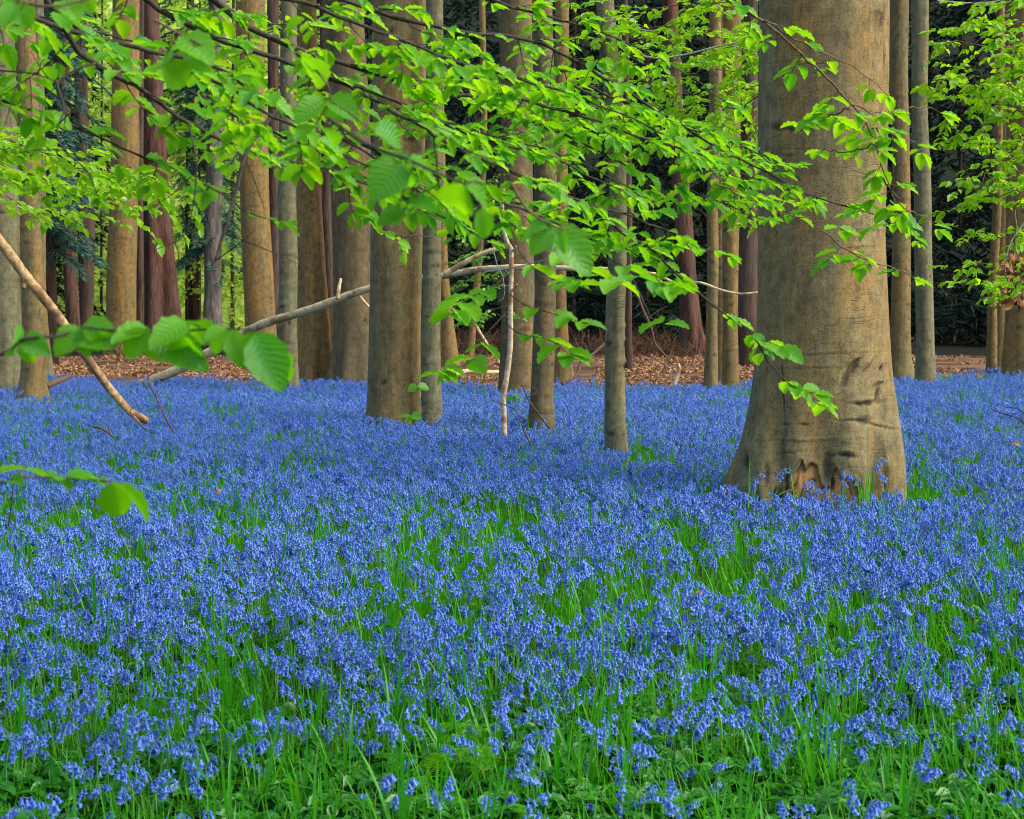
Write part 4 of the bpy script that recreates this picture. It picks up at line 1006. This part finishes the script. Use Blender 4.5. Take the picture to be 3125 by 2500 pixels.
# ------------------------------------------------------------------ dark conifer wood, spruces, sunlit thicket
def boughs(g, base, dirs, lens, dens, w, r, droop=.35, lc_r=(0, 1)):
    """flat drooping conifer boughs: many needle-covered side twigs as narrow leaf faces"""
    for b, d, L in zip(base, dirs, lens):
        d = nrm(d); n = dens
        t = np.sort(r.random(n)) ** .8
        ax = b + d * (L * t)[:, None] + np.array([0, 0, -1.0]) * (droop * L * t ** 2)[:, None]
        s = side_of(d) * np.where(r.random(n) < .5, -1, 1)[:, None]
        tl = L * .42 * (1 - .7 * t) * r.uniform(.5, 1.2, n)
        td = nrm(s * .8 + d * .6 + np.stack([r.normal(0, .15, n), r.normal(0, .15, n), r.uniform(-.7, .0, n)], 1))
        e = ax + td * tl[:, None]
        ww = nrm(np.cross(td, r.normal(0, 1, (n, 3)))) * w * r.uniform(.6, 1.2, n)[:, None]
        m1 = (ax + e) / 2
        v = np.stack([ax, m1 + ww, e, m1 - ww], 1).reshape(-1, 3)
        q = np.arange(4 * n).reshape(n, 4)
        lc = np.zeros((n, 4, 3)); lc[..., 2] = (lc_r[0] + (lc_r[1] - lc_r[0]) * r.random(n))[:, None]
        g.add(v, q, None, lc.reshape(-1, 3))


def conifer_wood():
    r = np.random.default_rng(21)
    g = Geo()
    n = 5200
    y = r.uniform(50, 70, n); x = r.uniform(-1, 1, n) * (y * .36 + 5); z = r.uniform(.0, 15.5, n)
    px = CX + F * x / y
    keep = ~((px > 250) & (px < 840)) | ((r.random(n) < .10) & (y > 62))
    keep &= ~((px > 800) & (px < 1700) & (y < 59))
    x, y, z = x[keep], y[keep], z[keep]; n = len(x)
    z = np.where(r.random(n) < .16, r.uniform(-.7, .8, n), z)
    base = np.stack([x, y, z + 1.0], 1)
    a = r.uniform(0, 2 * np.pi, n)
    dirs = np.stack([np.cos(a), np.sin(a) - .5, -.15 + 0 * a], 1)
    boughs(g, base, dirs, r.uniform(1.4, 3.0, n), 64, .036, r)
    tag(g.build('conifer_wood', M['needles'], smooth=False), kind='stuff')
    # bare poles of that wood that can be told apart a little
    for i, (x0, x1, d) in enumerate([(1742, 1756, 56), (1965, 1980, 55), (2925, 2936, 58), (566, 573, 53.5), (604, 612, 55), (705, 714, 54), (306, 312, 56)]):
        tree(['dim conifer pole behind the yellowish half-hidden trunk', 'dim conifer pole beside the rusty red pine', 'faint pole in the black wood under the leaf sprays', 'thin dark stem in the bright clearing beside the furrowed red trunk', 'thin dark stem in the bright clearing just before the grey rough conifer', 'thin dark stem in the bright clearing behind the grey rough conifer', 'thin dark stem in the bright gap beside the tall yellowish beech', 'faint pole in the black wood close to the thin veiled trunk',
             ][i],
             [(0, x0 + 3, x1 + 3), (600, x0, x1), (1070, x0 - 2, x1 + 3)], d, 'pine_brown', 'conifer_tree', group=PG, seed=60 + i, seg=16, dense=24)


conifer_wood()


def spruce(lab, tx, d, x_off, z_lo, z_hi, n, L, seed, dirbias):
    r = np.random.default_rng(seed)
    b = P(tx, 1000, d); o = empty('spruce_tree', (b[0], d, 0), lab, 'tree', 'blue-green spruces')
    g = Geo(); tube(g, np.array([[b[0], d, -.1], [b[0], d, 8], [b[0] + .2, d, 16]]), [.2, .15, .05], 10); g.build('trunk', M['pine_brown'], o)
    g = Geo()
    z = r.uniform(z_lo, z_hi, n); a = r.normal(dirbias, .9, n)
    base = np.stack([b[0] + 0 * z, d + 0 * z, z], 1)
    boughs(g, base, np.stack([np.cos(a), np.sin(a), -.25 + 0 * a], 1), r.uniform(.5, 1, n) * L, 150, .017, r, .35)
    g.build('needles', M['spruce'], o)


spruce('spruce with blue-green boughs drooping beside the reddish pine', 150, 36, 0, 2.2, 9, 60, 1.7, 1, -.6)
spruce('spruce with dark boughs around the grey rough conifer trunk', 655, 53, 0, 2.4, 12, 64, 2.0, 2, -1.57)
spruce('spruce with dark green boughs between the yellowish beech and furrowed trunk', 590, 55, 0, 4.5, 13, 50, 2.2, 3, -1.57)
spruce('spruce glimpsed behind the slim edge trunks', 30, 44, 0, 3, 11, 60, 2.2, 4, -1.0)


def thicket():
    r = np.random.default_rng(31); g = Geo()
    n = 15000
    y = 52.5 + 5 * r.random(n) ** 1.5; px = r.uniform(200, 860, n); x = (px - CX) / F * y
    z = r.uniform(0, 16, n)
    cl = vnoise(np.stack([x / 1.1, y / 2, z / .8], 1), 8)
    k = cl > .42
    x, y, z = x[k], y[k], z[k]; n = len(x)
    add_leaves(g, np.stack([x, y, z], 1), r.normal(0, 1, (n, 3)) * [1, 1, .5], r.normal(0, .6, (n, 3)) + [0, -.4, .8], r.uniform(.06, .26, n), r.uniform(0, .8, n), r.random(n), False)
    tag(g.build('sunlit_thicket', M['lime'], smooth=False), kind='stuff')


thicket()


def clearing():
    # added bank, sloped to catch the sky, lime colour standing in for sunlight
    xs = np.linspace(-24, -7.2, 60); ys = np.linspace(59, 71, 40)
    X, Y = np.meshgrid(xs, ys)
    Z = (Y.ravel() - 59) * 1.25 + .05 + .9 * (noise2(X.ravel() / 1.3, Y.ravel() / 1.3, 71) - .5) + .5 * (noise2(X.ravel() / .5, Y.ravel() / .5, 72) - .5)
    i = np.arange(X.size).reshape(X.shape)
    q = np.stack([i[:-1, :-1], i[:-1, 1:], i[1:, 1:], i[1:, :-1]], -1).reshape(-1, 4)
    m, nt, out = new_mat('clearing_sunlight_tint'); tc = N(nt, 'ShaderNodeTexCoord')
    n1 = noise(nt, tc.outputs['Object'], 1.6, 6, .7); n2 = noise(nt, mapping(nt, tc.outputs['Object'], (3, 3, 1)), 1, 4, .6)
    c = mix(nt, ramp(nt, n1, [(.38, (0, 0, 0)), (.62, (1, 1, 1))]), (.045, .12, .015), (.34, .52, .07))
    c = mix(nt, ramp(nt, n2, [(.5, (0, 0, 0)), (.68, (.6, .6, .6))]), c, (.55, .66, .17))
    b = N(nt, 'ShaderNodeBsdfDiffuse'); nt.links.new(c, b.inputs[0]); nt.links.new(b.outputs[0], out.inputs[0])
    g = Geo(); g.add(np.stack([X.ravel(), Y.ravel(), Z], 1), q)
    tag(g.build('clearing_backdrop_bank', m), kind='structure')


clearing()


def brush():
    r = np.random.default_rng(41); g = Geo()
    # dead bracken and brushwood at the edge of the wood
    n = 9000
    px = r.uniform(200, 3100, n); y = r.uniform(40, 51, n)
    den = noise2(px / 130, y / 3, 42)
    side = np.where(px < 1300, .6, np.where(px < 2500, .42, .68))
    k = den > side
    px, y = px[k], y[k]; n = len(px)
    x = (px - CX) / F * y
    for i in range(n):
        h = r.uniform(.1, .6) * (1 if r.random() < .8 else 1.6); b = np.array([x[i], y[i], 0])
        e = b + np.array([r.normal(0, .5), r.normal(0, .3), h]); m_ = (b + e) / 2 + np.array([r.normal(0, .1), 0, h * .25])
        wd = np.array([.011, 0, 0]) * r.uniform(.5, 1.4)
        v = np.array([b - wd, b + wd, m_ + wd, m_ - wd, e + wd * .3, e - wd * .3]); rn_ = r.random()
        g.add(v, [[0, 1, 2, 3], [3, 2, 4, 5]], None, np.tile([0, 0, rn_], (6, 1)))
    tag(g.build('dead_bracken_brush', M['bracken_dead'], smooth=False), kind='stuff')
    # fallen beech leaves
    g = Geo(); n = 52000
    y = 22 + 20 * r.random(n) ** .8; x = r.uniform(-1, 1, n) * (y * .34 + 1.5)
    k = noise2(x / 1.2, y / 1.6, 44) > np.where(CX + F * x / y > 2700, .52, .40)
    x, y = x[k], y[k]; n = len(x)
    a = r.uniform(0, 6.283, n)
    add_leaves(g, np.stack([x, y, gz(x, y) + r.uniform(.005, .05, n)], 1), np.stack([np.cos(a), np.sin(a), r.normal(0, .4, n)], 1), np.stack([r.normal(0, .7, n), r.normal(-.2, .7, n), 1 + 0 * a], 1), r.uniform(.045, .095, n), r.uniform(.2, 1.6, n), r.random(n) ** 1.1, False)
    tag(g.build('fallen_leaves', M['litter'], smooth=False), kind='stuff')


brush()


# ------------------------------------------------------------------ bluebells
def bell_geo(g, o, axis, L, rnd, open_=1.0):
    """one nodding bell: tube, flared mouth and curled-back tips"""
    axis = nrm(axis); u = nrm(np.cross(axis, [.3, 1, .1])); w_ = np.cross(axis, u)
    prof = [(0, .07), (.14, .22), (.45, .26), (.78, .30), (.95, .42 * open_), (.90, .58 * open_)]
    k = 6
    ang = np.arange(k) / k * 2 * np.pi
    v = []; lc = []
    for i, (z, r) in enumerate(prof):
        v.append(o + axis * z * L + (u * np.cos(ang + .0)[:, None] + w_ * np.sin(ang)[:, None]) * r * L)
        lc.append(np.stack([ang / 6.283 , np.full(k, i / 5), np.full(k, rnd)], 1))
    v = np.concatenate(v); lc = np.concatenate(lc)
    idx = np.arange(len(prof) * k).reshape(-1, k); nx_ = np.roll(idx, -1, 1)
    q = np.stack([idx[:-1], nx_[:-1], nx_[1:], idx[1:]], -1).reshape(-1, 4)
    g.add(v, q, None, lc)


def bell_petal_geo():
    """close-up bell with six separate curled petals, hanging along -z, unit length"""
    g = Geo()
    for i in range(6):
        a0 = i / 6 * 2 * np.pi
        prof = [(0, .07, .5), (.12, .21, .5), (.4, .25, .5), (.72, .29, .48), (.92, .40, .34), (1.0, .54, .2), (.93, .66, .06), (.82, .68, .02)]
        v, lc = [], []
        for z, r, hw in prof:
            for s in (-1, 0, 1):
                a = a0 + s * hw * 2 * np.pi / 6
                rr = r * (1.0 if s else 1.05)
                v.append((rr * math.cos(a), rr * math.sin(a), -z)); lc.append((.5 + s * .5 * hw * 2, min(1, z * .60 + r * .32), .5))
        idx = np.arange(len(prof) * 3).reshape(-1, 3)
        q = np.stack([idx[:-1, :-1], idx[:-1, 1:], idx[1:, 1:], idx[1:, :-1]], -1).reshape(-1, 4)
        lc = np.array(lc); lc[:, 0] = lc[:, 0] / 6
        g.add(v, q, None, lc)
    return g


def stem_curve(r, h):
    t = np.linspace(0, 1, 10)
    lean = r.normal(0, .04)
    x = lean * h * t + .62 * h * np.clip(t - .60, 0, 1) ** 1.5
    z = h * (t - .9 * np.clip(t - .70, 0, 1) ** 1.5)
    y = r.normal(0, .03) * h * t ** 2
    return np.stack([x, y, z], 1)


def bell_sites(r, pts, n):
    out = []
    tt = np.linspace(.75, .995, n) + r.normal(0, .012, n)
    for i, t in enumerate(tt):
        t = min(max(t, .5), .999)
        k = min(int(t * 9), 8); f = t * 9 - k
        p = pts[k] + (pts[k + 1] - pts[k]) * f
        a = r.normal(0, 1.25)
        off = np.array([math.cos(a), math.sin(a), 0]) * r.uniform(.006, .020)
        p2 = p + off + np.array([0, 0, .002])
        ax = nrm(np.array([off[0] * 28, off[1] * 28, -1 - .4 * (1 - i / n)]) + r.normal(0, .2, 3))
        L = .0205 * (1 - .35 * (i / n) ** 2) * r.uniform(.85, 1.12)
        out.append((p, p2, ax, L))
    return out


def straps(g, r, n, h, rad=.02):
    for i in range(n):
        a = r.uniform(0, 6.283); L = h * r.uniform(.6, 1.15); w_ = r.uniform(.0024, .0058)
        d = np.array([math.cos(a), math.sin(a), 0]); s = np.array([-d[1], d[0], 0])
        lean = r.uniform(.04, .34) if r.random() < .6 else r.uniform(.3, .8); t = np.linspace(0, 1, 6)
        p = d * (rad * r.random() + L * lean * t ** 1.7)[:, None] + np.array([0, 0, 1]) * (L * (t * math.sqrt(max(.2, 1 - lean ** 2 * .6)) - .5 * lean * t ** 2.6))[:, None]
        ww = w_ * np.array([.8, 1, 1, .95, .7, .08])
        v = np.concatenate([p - s * ww[:, None], p + np.array([0, 0, -.0025]), p + s * ww[:, None]])
        q = [[k, k + 1, k + 7, k + 6] for k in range(5)] + [[k + 6, k + 7, k + 13, k + 12] for k in range(5)]
        rn_ = r.random()
        lc = np.stack([np.zeros(18), np.tile(t, 3), np.full(18, rn_)], 1)
        g.add(v, q, None, lc)


def hidden_collection(name, objs):
    c = bpy.data.collections.new(name)
    for o in objs: c.objects.link(o)
    return c


def as_object(name, g, mats):
    me = g.mesh(name, mats[0])
    return bpy.data.objects.new(name, me)


def merge_mats(name, parts):
    """several Geo in one mesh with one material each"""
    me = bpy.data.meshes.new(name)
    vs, fs, lcs, mi = [], [], [], []
    n = 0
    for k, (g, mat) in enumerate(parts):
        v = np.concatenate(g.v)
        for arr in (g.q, g.t):
            for a in arr:
                fs += [tuple(int(c) + n for c in f) for f in a]; mi += [k] * len(a)
        vs.append(v); lcs.append(np.concatenate(g.a)); n += len(v)
        me.materials.append(mat)
    me.from_pydata(np.concatenate(vs).tolist(), [], fs)
    at = me.attributes.new('lc', 'FLOAT_VECTOR', 'POINT'); at.data.foreach_set('vector', np.concatenate(lcs).astype(np.float32).ravel())
    me.polygons.foreach_set('material_index', np.array(mi, np.int32))
    me.polygons.foreach_set('use_smooth', np.full(len(fs), True))
    me.update()
    return bpy.data.objects.new(name, me)


def scatter(name, pts, rot, scl, idx, coll, label=None):
    me = bpy.data.meshes.new(name)
    me.vertices.add(len(pts)); me.vertices.foreach_set('co', np.asarray(pts, np.float32).ravel())
    for nm, ty, arr, key in (('rot', 'FLOAT_VECTOR', rot, 'vector'), ('scl', 'FLOAT', scl, 'value'), ('idx', 'INT', idx, 'value')):
        a = me.attributes.new(nm, ty, 'POINT'); a.data.foreach_set(key, np.asarray(arr, np.int32 if ty == 'INT' else np.float32).ravel())
    o = bpy.data.objects.new(name, me); COL.objects.link(o)
    ng = bpy.data.node_groups.new(name + '_scatter', 'GeometryNodeTree')
    ng.interface.new_socket('Geometry', in_out='INPUT', socket_type='NodeSocketGeometry')
    ng.interface.new_socket('Geometry', in_out='OUTPUT', socket_type='NodeSocketGeometry')
    gi = ng.nodes.new('NodeGroupInput'); go = ng.nodes.new('NodeGroupOutput')
    ip = ng.nodes.new('GeometryNodeInstanceOnPoints'); ci = ng.nodes.new('GeometryNodeCollectionInfo')
    ci.inputs['Collection'].default_value = coll; ci.inputs['Separate Children'].default_value = True; ci.inputs['Reset Children'].default_value = True
    ip.inputs['Pick Instance'].default_value = True

    def na(nm, ty):
        n = ng.nodes.new('GeometryNodeInputNamedAttribute'); n.data_type = ty; n.inputs['Name'].default_value = nm
        return [s for s in n.outputs if s.enabled and s.name == 'Attribute'][0]
    l = ng.links
    l.new(gi.outputs[0], ip.inputs['Points']); l.new(ci.outputs[0], ip.inputs['Instance'])
    l.new(na('idx', 'INT'), ip.inputs['Instance Index']); l.new(na('rot', 'FLOAT_VECTOR'), ip.inputs['Rotation']); l.new(na('scl', 'FLOAT'), ip.inputs['Scale'])
    l.new(ip.outputs[0], go.inputs[0])
    md = o.modifiers.new('scatter', 'NODES'); md.node_group = ng
    tag(o, kind='stuff')
    return o


def field():
    r = np.random.default_rng(77)
    # candidate places
    DENS = 350
    y = r.uniform(3.9, 31, int(DENS * 27 * 24)); x = r.uniform(-12, 12, len(y))
    half = y * .345 + 1.2
    k = np.abs(x) < half; x, y = x[k], y[k]
    px = CX + F * x / y
    edge = 24.4 + 3.6 * (noise2(x / 1.3, y / 4, 51) - .5) + np.clip((px - 2700) / 100, 0, 3.2) + 1.2 * np.clip((300 - px) / 300, 0, 1)
    edge = edge + 1.6 * (r.random(len(y)) ** 4)
    dn = np.interp(y, [3.9, 4.6, 5.2, 5.8, 6.6, 8, 31], [.24, .36, .54, .76, .88, .93, .95])
    # greener strip of ground cover along the near edge
    gaps = .55 * noise2(x / .20, y / .36, 52) + .45 * noise2(x / .55, y / .9, 57); gaps2 = noise2(x / 1.7, y / 2.6, 53)
    dn = dn * np.clip((gaps - .362) * 6.5, .06, 1) * np.clip((gaps2 - .10) * 4.5, .8, 1)
    dn = dn * np.where((px > 950) & (y < 5.5), np.interp(y, [4.6, 5.5], [.5, 1]), 1)
    # ferny patch
    fx = (px - 470) / 230; fy = (HC * F / y + 900 - 1990) / 130
    dn = dn * np.where(fx ** 2 + fy ** 2 < 1, .8, 1)
    k = (r.random(len(y)) < dn) & (y < edge)
    for (tx, ty, tr) in TRUNKS:
        k &= (x - tx) ** 2 + (y - ty) ** 2 > (tr * .97 + .01) ** 2
    x, y = x[k], y[k]; n = len(x)
    z = gz(x, y)
    # plant kinds
    NV = 10
    kinds = []
    for i in range(NV):
        h = r.uniform(.25, .40); pts = stem_curve(r, h); sites = bell_sites(r, pts, int(r.integers(6, 11)))
        kinds.append((h, pts, sites))
    rot = np.stack([r.normal(0, .09, n), r.normal(0, .09, n), r.uniform(0, 6.283, n)], 1)
    scl = r.uniform(.72, 1.2, n) * np.interp(y, [4.2, 7], [.84, 1]); idx = r.integers(0, NV, n)
    # which plants show largest: nearest ones whose flower head lies inside the frame
    hz = np.array([kd[0] for kd in kinds])[idx] * scl * .8
    pj = proj(np.stack([x, y, z + hz], 1))
    inside = (pj[:, 0] > 10) & (pj[:, 0] < 3115) & (pj[:, 1] < 2485) & (pj[:, 1] > 0)
    order = np.argsort(np.where(inside, y, 1e9))[:290]
    single = np.zeros(n, bool); single[order] = True
    print('bluebells', n, 'single to', y[order].max())
    # ---- the mass
    objs = []
    for i, (h, pts, sites) in enumerate(kinds):
        gs, gb = Geo(), Geo()
        tube(gs, pts, np.linspace(.0024, .0012, 10), 4, i / NV)
        for j, (p, p2, ax, L) in enumerate(sites):
            tube(gs, np.array([p, (p + p2) / 2 + [0, 0, .002], p2]), .0008, 3, 1.0)
            bell_geo(gb, p2, ax, L, r.random(), r.uniform(.75, 1.1) if j < len(sites) - 2 else .5)
        objs.append(merge_mats(f'bluebell_kind_{chr(97 + i)}', [(gs, M['stalk']), (gb, M['bell'])]))
    coll = hidden_collection('bluebell_kinds', objs)
    m = ~single
    scatter('bluebell_carpet', np.stack([x, y, z], 1)[m], rot[m], scl[m], idx[m], coll)
    # ---- the nearest plants, one by one
    bell_me = bell_petal_geo().mesh('bell', M['bell'])
    protos = []
    for i, (h, pts, sites) in enumerate(kinds):
        gs = Geo(); tube(gs, pts, np.linspace(.0026, .0013, 10), 6, i / NV)
        for (p, p2, ax, L) in sites: tube(gs, np.array([p, (p + p2) / 2 + [0, 0, .002], p2]), .0009, 4, 1.0)
        gl = Geo(); straps(gl, r, 4, .26)
        root = bpy.data.objects.new('bluebell', None)
        ch = [bpy.data.objects.new('stem', gs.mesh('stem', M['stalk'])), bpy.data.objects.new('leaf_tuft', gl.mesh('leaf_tuft', M['strap']))]
        for (p, p2, ax, L) in sites:
            b = bpy.data.objects.new('bell', bell_me)
            b.location = tuple(p2); b.rotation_mode = 'QUATERNION'
            b.rotation_quaternion = Vector(-ax).to_track_quat('Z', 'Y')
            b.scale = (L * 1.02,) * 3
            ch.append(b)
        protos.append((root, ch))
    lab_g = {}
    for j in order:
        root, ch = protos[idx[j]]
        c = root.copy(); COL.objects.link(c)
        c.location = (x[j], y[j], z[j]); c.rotation_euler = tuple(rot[j]); c.scale = (scl[j],) * 3; c.empty_display_size = .05
        tag(c, 'bluebell with nodding violet-blue bells in the sparse green front rows of the carpet', 'flower', 'bluebells in the green front rows')
        for h_ in ch:
            k2 = h_.copy(); COL.objects.link(k2); k2.parent = c
    # ---- tall plants standing out against the massive trunk
    for (bx, by, d, lab) in [(2285, 1425, 10.30, 'violet bluebell before the shaded flank of the massive trunk foot'), (2345, 1412, 10.35, 'pale blue bluebell on a bare stalk before the massive trunk foot'),
                             (2445, 1450, 10.25, 'small bluebell before the torn orange wood of the trunk foot'), (2508, 1455, 10.25, 'whitish-blue bluebell before the middle of the torn trunk foot'),
                             (2570, 1430, 10.30, 'bluebell head over the dark hollow of the trunk foot'), (2631, 1415, 10.35, 'round violet bluebell head on two stalks before the trunk foot'),
                             (2656, 1375, 10.45, 'tallest thin pale bluebell before the massive trunk'), (2712, 1420, 10.45, 'bluebell leaning over the sunlit edge of the massive trunk foot')]:
        kk = int(r.integers(0, NV)); h = kinds[kk][0]
        top = P(bx, by, d); x0 = top[0]; g0 = gz1(x0, d); s = (top[2] - g0) / (h * .93)
        root, ch = protos[kk]
        c = root.copy(); COL.objects.link(c); c.location = (x0, d, g0); c.rotation_euler = (0, 0, r.uniform(0, 6.28)); c.scale = (s, s, s)
        tag(c, lab, 'flower', 'bluebells at the foot of the massive trunk')
        for h_ in ch:
            k2 = h_.copy(); COL.objects.link(k2); k2.parent = c
            if h_.name.startswith('bell'): k2.scale = tuple(v_ * min(1, 1.0 / s) * 1.05 for v_ in h_.scale)
    # ---- leaves between the flowers
    lo = []
    for i in range(8):
        g = Geo(); straps(g, r, int(r.integers(5, 10)), r.uniform(.24, .36), .035); lo.append(as_object(f'leaf_tuft_kind_{i}', g, [M['strap']]))
    lc_ = hidden_collection('leaf_tuft_kinds', lo)
    y2 = r.uniform(3.9, 27, 62000); x2 = r.uniform(-11, 11, len(y2)); k = np.abs(x2) < y2 * .345 + 1
    x2, y2 = x2[k], y2[k]
    dn = np.interp(y2, [3.9, 6, 9, 14, 27], [1, 1, .85, .55, .35])
    gp = .55 * noise2(x2 / .20, y2 / .36, 52) + .45 * noise2(x2 / .55, y2 / .9, 57)
    dn = np.where(gp < .42, np.maximum(dn, 1.0), dn * .8)
    k = r.random(len(y2)) < dn
    gp = gp[k & True] if False else gp
    px2 = CX + F * x2 / y2
    k &= y2 < 24.5 + np.clip((px2 - 2700) / 100, 0, 3)
    for (tx, ty, tr) in TRUNKS: k &= (x2 - tx) ** 2 + (y2 - ty) ** 2 > (tr + .01) ** 2
    x2, y2 = x2[k], y2[k]; n2 = len(x2)
    scatter('bluebell_leaves', np.stack([x2, y2, gz(x2, y2)], 1), np.stack([r.normal(0, .1, n2), r.normal(0, .1, n2), r.uniform(0, 6.283, n2)], 1), r.uniform(.75, 1.2, n2), r.integers(0, 8, n2), lc_)


field()


def cover():
    """low anemone leaves and fine grass in front"""
    r = np.random.default_rng(91)
    ks = []
    for i in range(6):
        g = Geo(); gs = Geo()
        for s in range(int(r.integers(3, 6))):
            a = r.uniform(0, 6.283); h = r.uniform(.06, .15); b = np.array([math.cos(a), math.sin(a), 0]) * r.uniform(.0, .05); tp = b * 1.6 + np.array([0, 0, h])
            tube(gs, np.array([b, (b + tp) / 2 * [1.1, 1.1, 1.1], tp]), .0012, 3, .5)
            for leafl in range(3):
                th = a + (leafl - 1) * 2.0 + r.normal(0, .2)
                for lob in (-.45, 0, .45):
                    d = np.array([math.cos(th + lob), math.sin(th + lob), r.uniform(-.35, .1)])
                    add_leaves(g, [tp], [d], [np.array([0, 0, 1.0]) + r.normal(0, .25, 3)], [r.uniform(.035, .055) * (1 if lob == 0 else .8)], [r.uniform(.1, .8)], [r.random()], False, [.95])
        ks.append(merge_mats(f'anemone_kind_{chr(97 + i)}', [(gs, M['stalk']), (g, M['anemone'])]))
    c = hidden_collection('anemone_kinds', ks)
    n = 5200
    y = 3.9 + 3.6 * r.random(n) ** 1.35; x = r.uniform(-1, 1, n) * (y * .345 + .6)
    px = CX + F * x / y
    keep = r.random(n) < np.interp(y, [3.9, 5.2, 6.2, 7.5], [1, .9, .45, .15])
    keep &= noise2(x / .5, y / .5, 95) > np.interp(px, [0, 1000, 1500, 3125], [.42, .40, .2, .2])
    x, y = x[keep], y[keep]; n = len(x)
    scatter('anemone_leaves', np.stack([x, y, gz(x, y)], 1), np.stack([r.normal(0, .15, n), r.normal(0, .15, n), r.uniform(0, 6.283, n)], 1), r.uniform(.7, 1.25, n), r.integers(0, 6, n), c)
    # thin grass
    g = Geo(); n = 9000
    y = 3.9 + 9 * r.random(n) ** 1.4; x = r.uniform(-1, 1, n) * (y * .345 + .6)
    for i in range(n):
        a = r.uniform(0, 6.283); d = np.array([math.cos(a), math.sin(a), 0]); s = np.array([-d[1], d[0], 0])
        L = r.uniform(.10, .30); ln = r.uniform(.05, .6); t = np.array([0, .35, .7, 1.0])
        p = np.array([x[i], y[i], 0]) + d * (L * ln * t ** 2)[:, None] + np.array([0, 0, 1]) * (L * t * (1 - .3 * ln * t))[:, None]
        ww = np.array([1, .9, .6, .05]) * r.uniform(.0012, .0026)
        v = np.concatenate([p - s * ww[:, None], p + s * ww[:, None]]); v[:, 2] += 0
        g.add(v, [[k, k + 1, k + 5, k + 4] for k in range(3)], None, np.tile([0, .5, r.random()], (8, 1)))
    zz = np.concatenate(g.v); off = gz(zz[:, 0], zz[:, 1]); 
    g.v = [zz + np.stack([0 * off, 0 * off, off], 1)]
    tag(g.build('grass', M['strap']), kind='stuff')


cover()


# ------------------------------------------------------------------ bracken fronds, single dead leaves
def fern(lab, px, py, d, L, lean, seed, n_fr=4):
    r = np.random.default_rng(seed)
    b = P(px, py, d); b[2] = gz1(b[0], d)
    o = empty('bracken_fern', b, lab, 'fern', 'young bracken ferns')
    for f in range(n_fr):
        a = r.uniform(0, 6.283) if n_fr > 1 else lean
        d0 = np.array([math.cos(a), math.sin(a), 0])
        t = np.linspace(0, 1, 22)
        ax = b + d0 * (L * .75 * t ** 1.4)[:, None] + np.array([0, 0, 1]) * (L * (.85 * t - .55 * t ** 2.4))[:, None]
        g = Geo(); tube(g, ax, np.linspace(.003, .0008, 22), 4, .3)
        gl = Geo(); tan = nrm(np.gradient(ax, axis=0))
        for k in range(6, 22):
            for s in (-1, 1):
                pd = nrm(side_of(tan[k]) * s + tan[k] * .35 + np.array([0, 0, -.1])); pl = L * .34 * math.sin(math.pi * min(1, (23 - k) / 19)) * r.uniform(.85, 1.1)
                m = max(4, int(pl / .008)); q = ax[k] + pd * (pl * np.linspace(.05, 1, m))[:, None] - np.array([0, 0, 1]) * (pl * .25 * np.linspace(0, 1, m) ** 2)[:, None]
                dd = np.concatenate([np.tile(nrm(np.cross(pd, [0, 0, 1.0]) + pd * .4), (m, 1)), np.tile(nrm(-np.cross(pd, [0, 0, 1.0]) + pd * .4), (m, 1))])
                ll = np.tile(pl * .26 * (1.05 - np.linspace(0, 1, m)), 2)
                add_leaves(gl, np.concatenate([q, q]), dd, np.tile([0, 0, 1.0], (2 * m, 1)) + r.normal(0, .25, (2 * m, 3)), ll, .3, np.full(2 * m, r.random()), False, .8)
        fr = g.build('frond_stalk', M['stalk'], o)
        gl.build('frond', M['fern'], o)


fern('bracken fern unfurling beside the two dark bent stems', 350, 1960, 7.2, .42, 0, 1, 5)
fern('bracken fern in the flowers below the long leaning dark stem', 560, 1950, 7.3, .40, 0, 2, 5)
fern('bracken fern nearest the long leaning dark stem', 700, 1960, 7.3, .36, 0, 3, 4)
fern('bracken fern arching over the green ground cover at the lower edge', 1250, 2420, 5.15, .48, 0, 4, 5)
fern('bracken fern lowest in the picture among anemone leaves', 1500, 2560, 4.75, .40, 0, 5, 5)
fern('small bracken fern in the corner below the massive trunk', 2800, 2560, 4.8, .30, 0, 6, 4)
fern('small bracken fern amid the thick bluebells in the middle', 1500, 1880, 7.8, .34, 0, 7, 4)

for i, (lab, px, py, d, L) in enumerate([('curled orange-brown dead leaf caught on the flowers beside the ferns', 640, 1898, 7.4, .085), ('large dark brown dead leaf standing in the flowers', 3010, 2290, 5.75, .095), ('pale curled dead leaf on the flowers below the slender pole', 1915, 1668, 9.0, .10),
                                         ('small tan dead leaf in the flowers beneath the arching sprig', 660, 1505, 10.4, .05), ('tan dead leaf on the green ground below the large trunk', 2395, 2300, 5.6, .06), ('orange dead leaf in the flowers under the mottled trunk', 2120, 1825, 7.6, .07),
                                         ('rusty dead leaf at the edge of the flowers beyond the massive trunk', 3112, 1360, 12.0, .07), ('tan dead leaf low among the anemone leaves', 1110, 2400, 5.1, .06), ('dark dead leaf beside bluebell stalks in the corner', 2868, 2438, 5.05, .06), ('pale dead leaf lying by the lowest bracken fern', 1498, 2460, 5.0, .045)]):
    r_ = np.random.default_rng(500 + i); g = Geo(); p = P(px, py, d)
    add_leaves(g, [p], [[.6 if i % 2 else -.6, -.2, .5 if i != 1 else 1.2]], [[.3, -1, .5]], [L], [1.3 if i != 1 else .5], [[.7, .0, .9, .9, .8, .8, .3, .8, .05, .95][i]], True, [.9])
    o = g.build('dead_leaf', M['brown_leaf'], origin=tuple(p)); tag(o, lab, 'dead leaf', 'dead leaves caught in the flowers')
